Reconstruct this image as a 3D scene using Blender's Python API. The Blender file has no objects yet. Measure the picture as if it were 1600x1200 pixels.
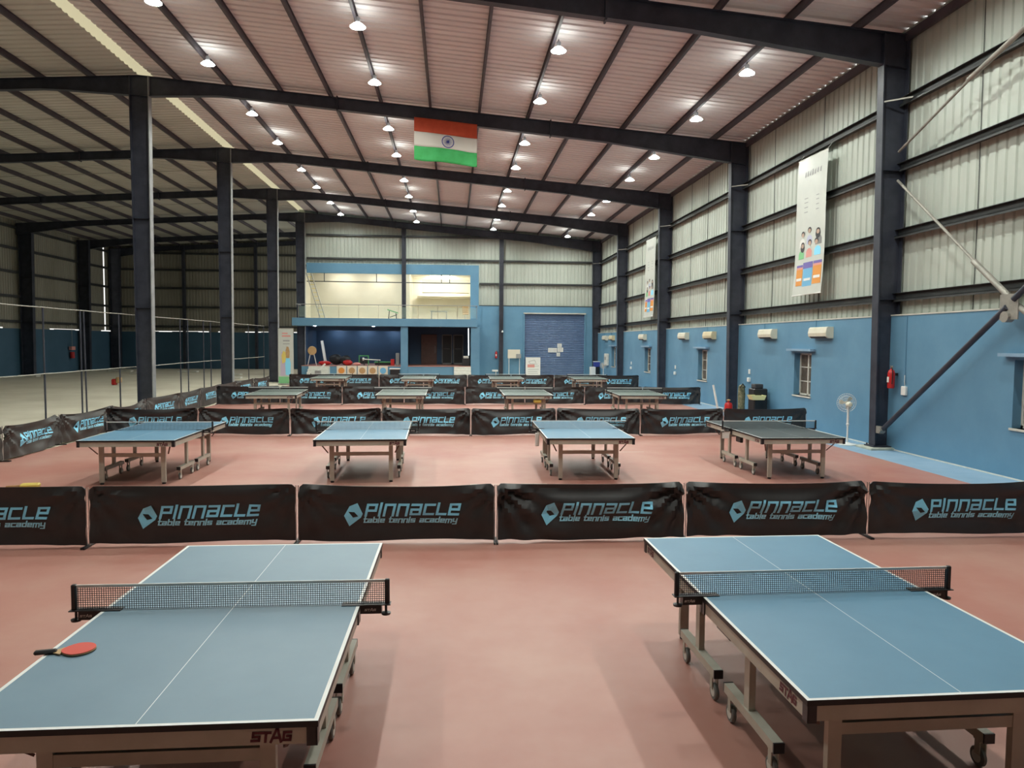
import bpy, math, random
from math import sin, cos, pi, sqrt, exp, atan2, radians
from mathutils import Vector, Matrix

S = bpy.context.scene
COL = bpy.context.collection

# ------------------------------------------------------------------ camera
F_PX, YAW, PITCH, ROLL, CAM_H = 1123.6, 0.08285, -0.05794, 0.00723, 2.391
cd = bpy.data.cameras.new('camera')
cam = bpy.data.objects.new('camera', cd)
COL.objects.link(cam)
cd.sensor_fit = 'HORIZONTAL'
cd.sensor_width = 36.0
cd.lens = F_PX / 1600 * 36.0
cd.clip_start = 0.05
cd.clip_end = 300
_f = Vector((sin(YAW) * cos(PITCH), cos(YAW) * cos(PITCH), sin(PITCH)))
_r = Vector((cos(YAW), -sin(YAW), 0))
_u = _r.cross(_f)
_r2 = _r * cos(ROLL) + _u * sin(ROLL)
_u2 = -_r * sin(ROLL) + _u * cos(ROLL)
m = Matrix((_r2, _u2, -_f)).transposed().to_4x4()
m.translation = Vector((0, 0, CAM_H))
cam.matrix_world = m
S.camera = cam

# ------------------------------------------------------------------ world and exposure
S.view_settings.view_transform = 'Standard'
S.view_settings.look = 'None'
S.view_settings.gamma = 1
S.view_settings.use_curve_mapping = False
S.view_settings.exposure = 0.0
w = bpy.data.worlds.new('daylight')
S.world = w
w.use_nodes = True
w.node_tree.nodes['Background'].inputs[0].default_value = (1.0, 0.99, 0.94, 1)
w.node_tree.nodes['Background'].inputs[1].default_value = 1.3
S.cycles.max_bounces = 7
S.cycles.diffuse_bounces = 5
S.cycles.glossy_bounces = 3
S.cycles.transparent_max_bounces = 8
S.cycles.caustics_reflective = False
S.cycles.caustics_refractive = False
S.cycles.sample_clamp_indirect = 4.0
try:
    S.cycles.use_denoising = True
    S.cycles.use_light_tree = True
except Exception:
    pass

LAMP = 1640.0       # radiance of the small LED cores of the high bay lamps
REFLECTOR_GLOW = 15.0   # glow added to their reflectors to brighten the roof and widen the glare
ROOM_LAMP = 22.0    # panels in the upstairs room

# ------------------------------------------------------------------ materials
MATS = {}


def mat(name, col, rough=0.6, metal=0.0, col2=None, scale=3.0, bump=0.0, bscale=40.0,
        emit=0.0, ecol=None, alpha=None, spec=0.5, stretch=None, contrast=(0.35, 0.65), trans=0.0):
    if name in MATS:
        return MATS[name]
    m = bpy.data.materials.new(name)
    m.use_nodes = True
    nt = m.node_tree
    b = nt.nodes['Principled BSDF']
    b.inputs['Base Color'].default_value = (*col, 1)
    b.inputs['Roughness'].default_value = rough
    b.inputs['Metallic'].default_value = metal
    b.inputs['Specular IOR Level'].default_value = spec
    tc = nt.nodes.new('ShaderNodeTexCoord')
    if col2 is not None:
        src = tc.outputs['Object']
        if stretch:
            mp = nt.nodes.new('ShaderNodeMapping')
            mp.inputs['Scale'].default_value = stretch
            nt.links.new(src, mp.inputs['Vector'])
            src = mp.outputs['Vector']
        n = nt.nodes.new('ShaderNodeTexNoise')
        n.inputs['Scale'].default_value = scale
        n.inputs['Detail'].default_value = 5
        n.inputs['Roughness'].default_value = 0.6
        nt.links.new(src, n.inputs['Vector'])
        r = nt.nodes.new('ShaderNodeValToRGB')
        r.color_ramp.elements[0].position = contrast[0]
        r.color_ramp.elements[1].position = contrast[1]
        r.color_ramp.elements[0].color = (*col, 1)
        r.color_ramp.elements[1].color = (*col2, 1)
        nt.links.new(n.outputs['Fac'], r.inputs['Fac'])
        nt.links.new(r.outputs['Color'], b.inputs['Base Color'])
    if bump:
        n2 = nt.nodes.new('ShaderNodeTexNoise')
        n2.inputs['Scale'].default_value = bscale
        nt.links.new(tc.outputs['Object'], n2.inputs['Vector'])
        bp = nt.nodes.new('ShaderNodeBump')
        bp.inputs['Strength'].default_value = bump
        bp.inputs['Distance'].default_value = 0.01
        nt.links.new(n2.outputs['Fac'], bp.inputs['Height'])
        nt.links.new(bp.outputs['Normal'], b.inputs['Normal'])
    if emit:
        b.inputs['Emission Color'].default_value = (*(ecol or col), 1)
        b.inputs['Emission Strength'].default_value = emit
    if trans:
        b.inputs['Transmission Weight'].default_value = trans
        b.inputs['IOR'].default_value = 1.05
    if alpha is not None:
        b.inputs['Alpha'].default_value = alpha
    MATS[name] = m
    return m


def M(n):
    return MATS[n]


mat('red_floor', (0.39, 0.150, 0.115), 0.48, col2=(0.46, 0.245, 0.195), scale=0.55, contrast=(0.34, 0.66), spec=0.8)
mat('blue_floor', (0.22, 0.36, 0.50), 0.6, col2=(0.28, 0.42, 0.55), scale=1.2)
mat('concrete', (0.66, 0.62, 0.49), 0.8, col2=(0.76, 0.72, 0.59), scale=0.5, bump=0.1)
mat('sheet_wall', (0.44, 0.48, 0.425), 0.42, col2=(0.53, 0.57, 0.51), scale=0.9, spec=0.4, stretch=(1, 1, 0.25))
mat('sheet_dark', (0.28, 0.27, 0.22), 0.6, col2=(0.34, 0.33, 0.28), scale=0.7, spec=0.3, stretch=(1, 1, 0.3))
mat('sheet_roof', (0.72, 0.70, 0.71), 0.75, col2=(0.80, 0.78, 0.78), scale=0.35, spec=0.2, stretch=(0.4, 1.5, 1))
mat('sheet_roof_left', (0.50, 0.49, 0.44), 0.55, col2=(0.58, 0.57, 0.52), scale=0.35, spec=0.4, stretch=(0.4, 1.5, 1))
mat('steel', (0.022, 0.026, 0.042), 0.45, col2=(0.045, 0.05, 0.07), scale=2.2, spec=0.5)
mat('steel_lit_edge', (0.24, 0.25, 0.26), 0.4, col2=(0.34, 0.35, 0.36), scale=3)  # paler copy of the steel: glancing light painted onto the flange
mat('purlin', (0.05, 0.042, 0.055), 0.5, col2=(0.075, 0.065, 0.08), scale=2)
mat('girt', (0.03, 0.033, 0.035), 0.5, col2=(0.05, 0.055, 0.055), scale=2)
mat('blue_wall', (0.105, 0.25, 0.385), 0.6, col2=(0.13, 0.29, 0.43), scale=0.8, bump=0.08, bscale=12)
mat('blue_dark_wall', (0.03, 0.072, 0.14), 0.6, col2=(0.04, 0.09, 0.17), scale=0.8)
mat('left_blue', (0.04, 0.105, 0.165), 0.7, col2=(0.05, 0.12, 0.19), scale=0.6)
mat('mortar', (0.52, 0.52, 0.46), 0.85, col2=(0.62, 0.61, 0.55), scale=3)
mat('plinth', (0.52, 0.53, 0.45), 0.9, col2=(0.38, 0.40, 0.34), scale=6)
mat('shutter', (0.10, 0.16, 0.29), 0.4, col2=(0.13, 0.20, 0.34), scale=1.0)
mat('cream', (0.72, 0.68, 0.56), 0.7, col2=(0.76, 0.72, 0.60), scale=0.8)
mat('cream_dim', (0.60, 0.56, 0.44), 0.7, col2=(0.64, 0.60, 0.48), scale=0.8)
mat('white', (0.78, 0.79, 0.76), 0.5)
mat('white_dirty', (0.62, 0.62, 0.56), 0.6, col2=(0.72, 0.72, 0.66), scale=8)
mat('ac_white', (0.68, 0.66, 0.52), 0.4, col2=(0.75, 0.73, 0.61), scale=4)
mat('ac_yellow', (0.62, 0.54, 0.33), 0.4, col2=(0.70, 0.63, 0.44), scale=4)
mat('black', (0.012, 0.012, 0.014), 0.5)
mat('black_plastic', (0.02, 0.02, 0.024), 0.35)
mat('cloth', (0.017, 0.017, 0.018), 0.5, col2=(0.026, 0.026, 0.028), scale=2.5, spec=0.6)
mat('cloth_grey', (0.055, 0.052, 0.05), 0.6, col2=(0.075, 0.072, 0.068), scale=2.5, spec=0.4)
mat('logo_blue', (0.27, 0.74, 1.0), 0.6)
mat('print_text', (0.36, 0.80, 1.0), 0.6)
mat('chrome', (0.6, 0.6, 0.6), 0.3, metal=0.9)
mat('table_blue', (0.105, 0.245, 0.37), 0.42, col2=(0.12, 0.27, 0.40), scale=1.5, spec=0.45)
mat('table_greyblue', (0.165, 0.26, 0.335), 0.42, col2=(0.185, 0.285, 0.36), scale=1.5, spec=0.45)
mat('table_green', (0.13, 0.175, 0.155), 0.4, col2=(0.155, 0.20, 0.18), scale=1.5, spec=0.5)
mat('table_slate', (0.05, 0.065, 0.07), 0.38, col2=(0.065, 0.08, 0.083), scale=1.5, spec=0.5)
mat('line_white', (0.80, 0.82, 0.80), 0.5)
mat('frame_cream', (0.43, 0.41, 0.34), 0.45, col2=(0.50, 0.48, 0.41), scale=5)
mat('letters_red', (0.10, 0.008, 0.02), 0.5)
mat('letters_black', (0.02, 0.015, 0.02), 0.5)
mat('rubber_red', (0.62, 0.07, 0.045), 0.55)
mat('wood', (0.45, 0.28, 0.12), 0.5, col2=(0.55, 0.36, 0.18), scale=20)
mat('wood_dark', (0.10, 0.04, 0.03), 0.4, col2=(0.13, 0.055, 0.04), scale=6)
mat('tyre', (0.16, 0.17, 0.16), 0.6)
mat('net_thread', (0.02, 0.025, 0.03), 0.7)
mat('rope', (0.42, 0.42, 0.38), 0.8)
mat('saffron', (0.56, 0.075, 0.03), 0.7, col2=(0.66, 0.10, 0.04), scale=3)
mat('flag_white', (0.74, 0.72, 0.66), 0.8)
mat('flag_green', (0.045, 0.40, 0.10), 0.7, col2=(0.06, 0.48, 0.14), scale=3)
mat('navy', (0.04, 0.05, 0.28), 0.7)
mat('pale_lilac', (0.52, 0.54, 0.68), 0.7)
mat('banner_white', (0.56, 0.59, 0.55), 0.3, col2=(0.62, 0.65, 0.60), scale=1.5)
mat('banner_lilac', (0.55, 0.47, 0.60), 0.5)
mat('skin', (0.45, 0.25, 0.17), 0.7)
mat('skin_light', (0.50, 0.36, 0.28), 0.7)
mat('print_black', (0.04, 0.04, 0.045), 0.6)
mat('print_grey', (0.33, 0.34, 0.34), 0.6)
mat('print_orange', (0.72, 0.30, 0.06), 0.6)
mat('print_cyan', (0.16, 0.45, 0.70), 0.6)
mat('print_purple', (0.17, 0.14, 0.42), 0.6)
mat('print_pink', (0.72, 0.32, 0.28), 0.6)
mat('print_green', (0.22, 0.55, 0.26), 0.6)
mat('print_yellow', (0.75, 0.60, 0.16), 0.6)
mat('fire_red', (0.50, 0.02, 0.02), 0.35)
mat('lamp_lens', (0.9, 0.95, 1.0), 0.5, emit=LAMP, ecol=(0.95, 1.0, 0.92))
mat('reflector_glow', (0.9, 0.95, 1.0), 0.5, emit=REFLECTOR_GLOW, ecol=(0.95, 1.0, 0.92))
mat('downlight', (0.9, 0.95, 1.0), 0.5, emit=300.0, ecol=(0.80, 0.90, 1.0))
mat('tube_on', (0.8, 0.95, 1.0), 0.5, emit=2.5, ecol=(0.75, 0.92, 1.0))
mat('room_panel_bright', (1, 1, 1), 0.5, emit=ROOM_LAMP * 2.2, ecol=(1.0, 1.0, 0.95))
mat('room_panel', (1, 1, 1), 0.5, emit=ROOM_LAMP, ecol=(1.0, 0.97, 0.88))
mat('lamp_body', (0.3, 0.3, 0.32), 0.4, metal=0.6)
mat('glass', (0.55, 0.75, 0.65), 0.05, alpha=0.12)
mat('pane', (0.09, 0.072, 0.055), 0.25, col2=(0.17, 0.14, 0.11), scale=4)
mat('pane_light', (0.42, 0.40, 0.32), 0.3, col2=(0.5, 0.47, 0.38), scale=4)
mat('yellow', (0.70, 0.55, 0.12), 0.5)
mat('green', (0.08, 0.35, 0.12), 0.6)
mat('orange', (0.75, 0.22, 0.05), 0.6)
mat('tray', (0.72, 0.68, 0.34), 0.5)
mat('crate_blue', (0.04, 0.06, 0.32), 0.5)
mat('grey', (0.25, 0.26, 0.26), 0.6)
mat('stripe_green', (0.07, 0.09, 0.05), 0.7, col2=(0.26, 0.25, 0.15), scale=14)
mat('galv', (0.28, 0.27, 0.24), 0.5, metal=0.3, col2=(0.36, 0.34, 0.30), scale=6)


m_ = mat('skylight_sheet', (0.7, 0.68, 0.56), 0.6)
_nt = m_.node_tree
_tr = _nt.nodes.new('ShaderNodeBsdfTranslucent')
_tr.inputs['Color'].default_value = (0.85, 0.82, 0.68, 1)
_mx = _nt.nodes.new('ShaderNodeMixShader')
_mx.inputs[0].default_value = 0.75
_nt.links.new(_nt.nodes['Principled BSDF'].outputs[0], _mx.inputs[1])
_nt.links.new(_tr.outputs[0], _mx.inputs[2])
_nt.links.new(_mx.outputs[0], _nt.nodes['Material Output'].inputs['Surface'])


# ------------------------------------------------------------------ mesh builder
class MB:
    def __init__(s):
        s.v, s.f, s.mi, s.ms = [], [], [], []

    def _m(s, mt):
        if mt is None:
            return 0
        if mt not in s.ms:
            s.ms.append(mt)
        return s.ms.index(mt)

    def face(s, pts, mt=None):
        k = len(s.v)
        s.v += [tuple(p) for p in pts]
        s.f.append(tuple(range(k, k + len(pts))))
        s.mi.append(s._m(mt))
        return s

    def poly(s, verts, faces, mt=None):
        k = len(s.v)
        s.v += [tuple(p) for p in verts]
        i = s._m(mt)
        for f in faces:
            s.f.append(tuple(k + q for q in f))
            s.mi.append(i)
        return s

    def box(s, a, b, mt=None, bev=0.0):
        x0, x1 = min(a[0], b[0]), max(a[0], b[0])
        y0, y1 = min(a[1], b[1]), max(a[1], b[1])
        z0, z1 = min(a[2], b[2]), max(a[2], b[2])
        if bev:
            e = min(bev, (x1 - x0) / 2.2, (y1 - y0) / 2.2, (z1 - z0) / 2.2)
            ring = lambda z, d: [(x0 + d, y0 + e, z), (x0 + e, y0 + d, z), (x1 - e, y0 + d, z), (x1 - d, y0 + e, z),
                                 (x1 - d, y1 - e, z), (x1 - e, y1 - d, z), (x0 + e, y1 - d, z), (x0 + d, y1 - e, z)]
            vs = ring(z0, e) + ring(z0 + e, 0) + ring(z1 - e, 0) + ring(z1, e)
            fs = [tuple(range(7, -1, -1)), tuple(range(24, 32))]
            for k in range(3):
                for j in range(8):
                    n = (j + 1) % 8
                    fs.append((k * 8 + j, k * 8 + n, k * 8 + 8 + n, k * 8 + 8 + j))
            return s.poly(vs, fs, mt)
        vs = [(x0, y0, z0), (x1, y0, z0), (x1, y1, z0), (x0, y1, z0), (x0, y0, z1), (x1, y0, z1), (x1, y1, z1), (x0, y1, z1)]
        return s.poly(vs, [(3, 2, 1, 0), (4, 5, 6, 7), (0, 1, 5, 4), (1, 2, 6, 5), (2, 3, 7, 6), (3, 0, 4, 7)], mt)

    def tube(s, a, b, r, n=8, mt=None, r2=None, caps=True):
        a, b = Vector(a), Vector(b)
        d = (b - a).normalized()
        t = Vector((0, 0, 1)) if abs(d.z) < 0.9 else Vector((1, 0, 0))
        p = d.cross(t).normalized()
        q = d.cross(p)
        r2 = r if r2 is None else r2
        vs = []
        for c, rr in ((a, r), (b, r2)):
            for k in range(n):
                an = 2 * pi * k / n
                vs.append(c + (p * cos(an) + q * sin(an)) * rr)
        fs = [(k, (k + 1) % n, n + (k + 1) % n, n + k) for k in range(n)]
        if caps:
            fs += [tuple(range(n - 1, -1, -1)), tuple(range(n, 2 * n))]
        return s.poly(vs, fs, mt)

    def path(s, pts, r, n=6, mt=None):
        for a, b in zip(pts[:-1], pts[1:]):
            s.tube(a, b, r, n, mt)
        return s

    def bar(s, a, b, w, h, mt=None, up=(0, 0, 1)):
        a, b = Vector(a), Vector(b)
        d = (b - a).normalized()
        u = Vector(up)
        if abs(d.dot(u)) > 0.95:
            u = Vector((0, 1, 0))
        p = d.cross(u).normalized()
        q = p.cross(d).normalized()
        vs = []
        for c in (a, b):
            for x, y in ((-1, -1), (1, -1), (1, 1), (-1, 1)):
                vs.append(c + p * (x * w / 2) + q * (y * h / 2))
        return s.poly(vs, [(3, 2, 1, 0), (4, 5, 6, 7), (0, 1, 5, 4), (1, 2, 6, 5), (2, 3, 7, 6), (3, 0, 4, 7)], mt)

    def lathe(s, prof, n=20, mt=None, c=(0, 0, 0), ax='z'):
        vs = []
        for r, h in prof:
            for k in range(n):
                an = 2 * pi * k / n
                if ax == 'z':
                    p = (c[0] + r * cos(an), c[1] + r * sin(an), c[2] + h)
                elif ax == 'x':
                    p = (c[0] + h, c[1] + r * cos(an), c[2] + r * sin(an))
                else:
                    p = (c[0] + r * cos(an), c[1] + h, c[2] + r * sin(an))
                vs.append(p)
        fs = []
        for j in range(len(prof) - 1):
            for k in range(n):
                k2 = (k + 1) % n
                fs.append((j * n + k, j * n + k2, (j + 1) * n + k2, (j + 1) * n + k))
        if prof[0][0] > 1e-6:
            fs.append(tuple(range(n - 1, -1, -1)))
        if prof[-1][0] > 1e-6:
            fs.append(tuple(range((len(prof) - 1) * n, len(prof) * n)))
        return s.poly(vs, fs, mt)

    def prism(s, outline, y0, y1, mt=None):
        """outline in (x, z), extruded along y"""
        n = len(outline)
        vs = [(x, y0, z) for x, z in outline] + [(x, y1, z) for x, z in outline]
        fs = [tuple(range(n)), tuple(range(2 * n - 1, n - 1, -1))]
        for k in range(n):
            k2 = (k + 1) % n
            fs.append((k2, k, n + k, n + k2))
        return s.poly(vs, fs, mt)

    def build(s, name, mt, parent=None, smooth=False, loc=None, rotz=0, fix=True):
        me = bpy.data.meshes.new(name)
        me.from_pydata(s.v, [], s.f)
        if s.ms:
            for x in s.ms:
                me.materials.append(M(x))
            me.polygons.foreach_set('material_index', s.mi)
        else:
            me.materials.append(M(mt))
        me.update()
        if fix:
            import bmesh
            bm = bmesh.new()
            bm.from_mesh(me)
            bmesh.ops.remove_doubles(bm, verts=bm.verts, dist=1e-6)
            bmesh.ops.recalc_face_normals(bm, faces=bm.faces)
            bm.to_mesh(me)
            bm.free()
        if smooth:
            me.polygons.foreach_set('use_smooth', [True] * len(me.polygons))
            try:
                me.set_sharp_from_angle(angle=radians(38))
            except Exception:
                pass
        o = bpy.data.objects.new(name, me)
        COL.objects.link(o)
        if parent is not None:
            o.parent = parent
        if loc is not None:
            o.location = loc
            o.rotation_euler = (0, 0, rotz)
        return o


def tag(o, label=None, cat=None, group=None, kind=None):
    if label:
        o['label'] = label
    if cat:
        o['category'] = cat
    if group:
        o['group'] = group
    if kind:
        o['kind'] = kind
    return o


def thing(name, label, cat, loc=(0, 0, 0), rotz=0, group=None):
    o = bpy.data.objects.new(name, None)
    o.empty_display_size = 0.2
    COL.objects.link(o)
    o.location = loc
    o.rotation_euler = (0, 0, rotz)
    return tag(o, label, cat, group)


def struct(name, mb, mt, parent=None, label=None, smooth=False):
    o = mb.build(name, mt, parent, smooth)
    if parent is None:
        o['kind'] = 'structure'
    if label:
        o['label'] = label
    return o


def copy_tree(o, parent=None):
    c = o.copy()
    COL.objects.link(c)
    if parent is not None:
        c.parent = parent
    for ch in list(o.children):
        copy_tree(ch, c)
    return c


ORD = ['first', 'second', 'third', 'fourth', 'fifth', 'sixth', 'seventh', 'eighth', 'ninth', 'tenth', 'eleventh',
       'twelfth', 'thirteenth', 'fourteenth']

# ------------------------------------------------------------------ main dimensions
XS_R = 10.20          # right sheet wall
XM_R = 10.00          # inner face of the right masonry
X_RIDGE = -10.05
X_L = -28.0
Y0, Y_END, Y_FAR = -9.0, 49.2, 62.0
FRAMES = [7.2, 15.75, 24.55, 33.15, 41.6, 49.05]
Z_MAS = 3.05


def z_roof(x):       # underside of the roof sheet
    if x >= X_RIDGE:
        return 9.50 + 0.0765 * (10.2 - x)
    return z_roof(X_RIDGE) - 0.060 * (X_RIDGE - x)


def z_raf(x):        # top of the rafters
    return z_roof(x) - 0.20


# ------------------------------------------------------------------ shell
struct('floor', MB().box((X_L - 0.3, Y0, -0.2), (XS_R + 0.3, Y_FAR + 0.3, 0)), 'concrete',
       label='beige concrete floor of the unlit hall')
fl = MB().box((-8.75, -3.0, 0.0), (8.95, 46.6, 0.006))
struct('sports_floor', fl, 'red_floor', label='dusty red sports flooring under the tables')
fb = MB().box((8.95, -3.0, 0.0), (XM_R, Y_END, 0.005))
struct('floor_strip', fb, 'blue_floor', label='pale blue painted strip along the window wall')
wl = MB()
for (a, b_, x0, x1) in ((11.9, 0, -1.9, -0.9), (11.95, 0, 0.3, 1.6), (15.4, 0, 2.9, 4.2), (11.75, 0, 2.3, 4.0)):
    wl.box((x0, a, 0.006), (x1, a + 0.018, 0.0075))
struct('floor_markings', wl, 'white_dirty', label='faint worn white lines on the red floor')


def rib_profile(t0, t1, pitch, h):
    pts = []
    n = int((t1 - t0) / pitch)
    for k in range(n + 1):
        t = t0 + k * pitch
        for dt, hh in ((0, 0), (pitch * 0.62, 0), (pitch * 0.72, h), (pitch * 0.9, h)):
            if t + dt <= t1:
                pts.append((t + dt, hh))
    pts.append((t1, 0))
    return pts


def roof_sheet(x0, x1, y0, y1, pitch=0.30, h=0.035):
    mb = MB()
    pr = rib_profile(y0, y1, pitch, h)
    vs = []
    for t, hh in pr:
        vs += [(x0, t, z_roof(x0) + hh), (x1, t, z_roof(x1) + hh)]
    fs = [(2 * k, 2 * k + 1, 2 * k + 3, 2 * k + 2) for k in range(len(pr) - 1)]
    return mb.poly(vs, fs)


struct('ceiling', roof_sheet(X_RIDGE + 0.22, XS_R + 0.03, Y0, Y_END + 0.3, 0.30, 0.055), 'sheet_roof',
       label='ribbed metal roof sheeting over the lit hall')
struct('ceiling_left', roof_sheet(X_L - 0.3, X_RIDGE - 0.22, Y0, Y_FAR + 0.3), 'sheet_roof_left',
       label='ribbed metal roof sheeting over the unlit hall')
struct('ceiling_rear', roof_sheet(X_RIDGE + 0.10, -8.9, Y_END + 0.3, Y_FAR + 0.3), 'sheet_roof_left')


struct('skylight_strip', MB().box((X_RIDGE - 0.45, Y0, z_roof(X_RIDGE) + 0.045), (X_RIDGE + 0.30, Y_FAR, z_roof(X_RIDGE) + 0.055)), 'skylight_sheet',
       label='translucent strip along the ridge above the centre columns')


def wall_sheet_x(x, y0, y1, z0, ztop, pitch=0.25, h=0.03, sgn=1):
    mb = MB()
    pr = rib_profile(y0, y1, pitch, h)
    vs = []
    for t, hh in pr:
        vs += [(x + sgn * hh, t, z0), (x + sgn * hh, t, ztop)]
    return mb.poly(vs, [(2 * k, 2 * k + 1, 2 * k + 3, 2 * k + 2) for k in range(len(pr) - 1)])


def wall_sheet_y(y, x0, x1, z0, zf, pitch=0.25, h=0.03):
    mb = MB()
    pr = rib_profile(x0, x1, pitch, h)
    vs = []
    for t, hh in pr:
        vs += [(t, y + hh, z0), (t, y + hh, zf(t) + 0.1)]
    return mb.poly(vs, [(2 * k, 2 * k + 1, 2 * k + 3, 2 * k + 2) for k in range(len(pr) - 1)])


struct('wall_right', wall_sheet_x(XS_R, Y0, Y_END + 0.3, Z_MAS - 0.05, 9.50), 'sheet_wall',
       label='upper window wall of pale ribbed metal sheeting')
struct('wall_far', wall_sheet_y(Y_END + 0.2, 1.7, XS_R, 4.8, z_roof), 'sheet_wall',
       label='upper end wall of pale ribbed metal sheeting')
struct('wall_far_upper', wall_sheet_y(Y_END + 0.2, -10.2, 1.7, 7.5, z_roof), 'sheet_wall',
       label='pale ribbed metal sheeting above the upstairs room')
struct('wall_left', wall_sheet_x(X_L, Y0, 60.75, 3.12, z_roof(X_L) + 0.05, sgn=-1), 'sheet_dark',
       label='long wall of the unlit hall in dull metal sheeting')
_wr = bpy.data.objects['wall_right']
_rs = random.Random(5)
_yy = 10.4
while _yy < 48:
    _a = _rs.uniform(-0.05, 0.05)
    MB().path([(XS_R - 0.012, _yy, 3.1), (XS_R - 0.012, _yy + _a, 5.2), (XS_R - 0.012, _yy, 7.2), (XS_R - 0.012, _yy - _a, 9.4)], 0.009, 4).build('lap_seam', 'girt', _wr)
    _yy += _rs.choice((1.0, 2.0, 3.0))
struct('wall_north', wall_sheet_y(Y_FAR, X_L, -10.2, 3.12, z_roof), 'sheet_dark',
       label='end wall of the unlit hall')
struct('wall_south', MB().box((X_L, Y0 - 0.2, 0), (XS_R, Y0, 11.3)), 'sheet_dark')

# right masonry with window openings
WINS = [(11.0, 12.05), (19.35, 20.35), (27.6, 28.65), (35.75, 36.85), (43.6, 44.7)]
WZ0, WZ1 = 0.92, 2.14
mb = MB()
prev = Y0
for (a, b_) in WINS:
    mb.box((XM_R, prev, 0), (XM_R + 0.3, a, Z_MAS))
    mb.box((XM_R, a, 0), (XM_R + 0.3, b_, WZ0))
    mb.box((XM_R, a, WZ1), (XM_R + 0.3, b_, Z_MAS))
    prev = b_
mb.box((XM_R, prev, 0), (XM_R + 0.3, Y_END + 0.3, Z_MAS))
struct('wall_right_lower', mb, 'blue_wall', label='blue painted masonry wall with narrow windows')
struct('trim_1', MB().box((XM_R - 0.015, Y0, Z_MAS), (XS_R, Y_END, Z_MAS + 0.03)), 'mortar',
       label='pale ledge on top of the blue window wall')
struct('baseboard_right', MB().box((XM_R - 0.012, Y0, 0.005), (XM_R, Y_END, 0.03)), 'white_dirty')
wi = 0
for (a, b_) in WINS:
    wi += 1
    fr = MB()
    xw = XM_R + 0.17
    fr.box((xw, a, WZ0), (xw + 0.05, a + 0.05, WZ1)).box((xw, b_ - 0.05, WZ0), (xw + 0.05, b_, WZ1))
    fr.box((xw, a, WZ0), (xw + 0.05, b_, WZ0 + 0.05)).box((xw, a, WZ1 - 0.05), (xw + 0.05, b_, WZ1))
    fr.box((xw, (a + b_) / 2 - 0.03, WZ0), (xw + 0.05, (a + b_) / 2 + 0.03, WZ1))
    for k in (1, 2):
        z = WZ0 + (WZ1 - WZ0) * k / 3
        fr.box((xw + 0.005, a, z - 0.012), (xw + 0.045, b_, z + 0.012))
    o = struct('window_%d' % wi, fr, 'white_dirty')
    MB().box((xw + 0.03, a, WZ0), (xw + 0.04, b_, WZ1)).build('pane', 'pane', o)
    MB().box((XM_R - 0.16, a - 0.22, WZ1 + 0.06), (XM_R, b_ + 0.22, WZ1 + 0.12)).build('window_canopy', 'blue_floor', o)
    MB().box((XM_R - 0.03, a - 0.04, WZ0 - 0.04), (XM_R + 0.17, b_ + 0.04, WZ0)).build('window_sill', 'mortar', o)

# end masonry and shutter opening
mb = MB()
mb.box((1.77, Y_END, 0), (4.84, Y_END + 0.3, 4.85)).box((9.15, Y_END, 0), (XM_R, Y_END + 0.3, 4.85))
mb.box((4.84, Y_END, 4.36), (9.15, Y_END + 0.3, 4.85)).box((1.6, Y_END - 0.05, 0), (1.95, Y_END, 4.85))
struct('wall_far_lower', mb, 'blue_wall', label='blue painted end wall around the roller shutter')
sh = MB()
nsl = 36
prof = []
for k in range(nsl):
    z = 0.02 + k * 4.34 / nsl
    d = 4.34 / nsl
    prof += [(0.0, z), (0.035, z + d * 0.35), (0.035, z + d * 0.6), (0.0, z + d * 0.95)]
vs = []
for yy, z in prof:
    vs += [(4.86, Y_END + 0.10 - yy, z), (9.13, Y_END + 0.10 - yy, z)]
sh.poly(vs, [(2 * k, 2 * k + 1, 2 * k + 3, 2 * k + 2) for k in range(len(prof) - 1)])
sho = struct('door_1', sh, 'shutter', label='blue ribbed steel roller shutter')
MB().box((4.84, Y_END - 0.06, 0), (4.93, Y_END + 0.02, 4.4)).build('guide_rail', 'blue_wall', sho)
MB().box((9.06, Y_END - 0.06, 0), (9.15, Y_END + 0.02, 4.4)).build('guide_rail', 'blue_wall', sho)
MB().box((4.84, Y_END - 0.12, 4.34), (9.15, Y_END + 0.02, 4.42)).build('head_rail', 'mortar', sho)

struct('wall_west', wall_sheet_x(X_L, 60.95, Y_FAR + 0.05, 3.12, z_roof(X_L) + 0.05, sgn=-1), 'sheet_dark')
# left hall lower walls
_rn = random.Random(8)
_g = MB()
_y = 20.0
while _y < 61:
    _l = _rn.uniform(0.6, 3.0)
    _g.box((X_L - 0.06, _y, 3.05), (X_L - 0.04, _y + _l, 3.14 if _rn.random() < 0.5 else 3.09))
    _y += _l + _rn.uniform(0.3, 1.6)
_x = X_L
while _x < -11:
    _l = _rn.uniform(0.4, 2.2)
    _g.box((_x, Y_FAR + 0.05, 3.05), (_x + _l, Y_FAR + 0.07, 3.14 if _rn.random() < 0.6 else 3.09))
    _x += _l + _rn.uniform(0.3, 1.4)
struct('gap_blocker', _g, 'sheet_dark')  # strips added at random to break the daylight gap into slivers
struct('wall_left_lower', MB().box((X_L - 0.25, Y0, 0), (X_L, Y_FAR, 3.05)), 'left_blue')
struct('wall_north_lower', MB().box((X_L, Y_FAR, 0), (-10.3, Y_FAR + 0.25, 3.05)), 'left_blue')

# ------------------------------------------------------------------ steel frame
cn = 0


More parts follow.
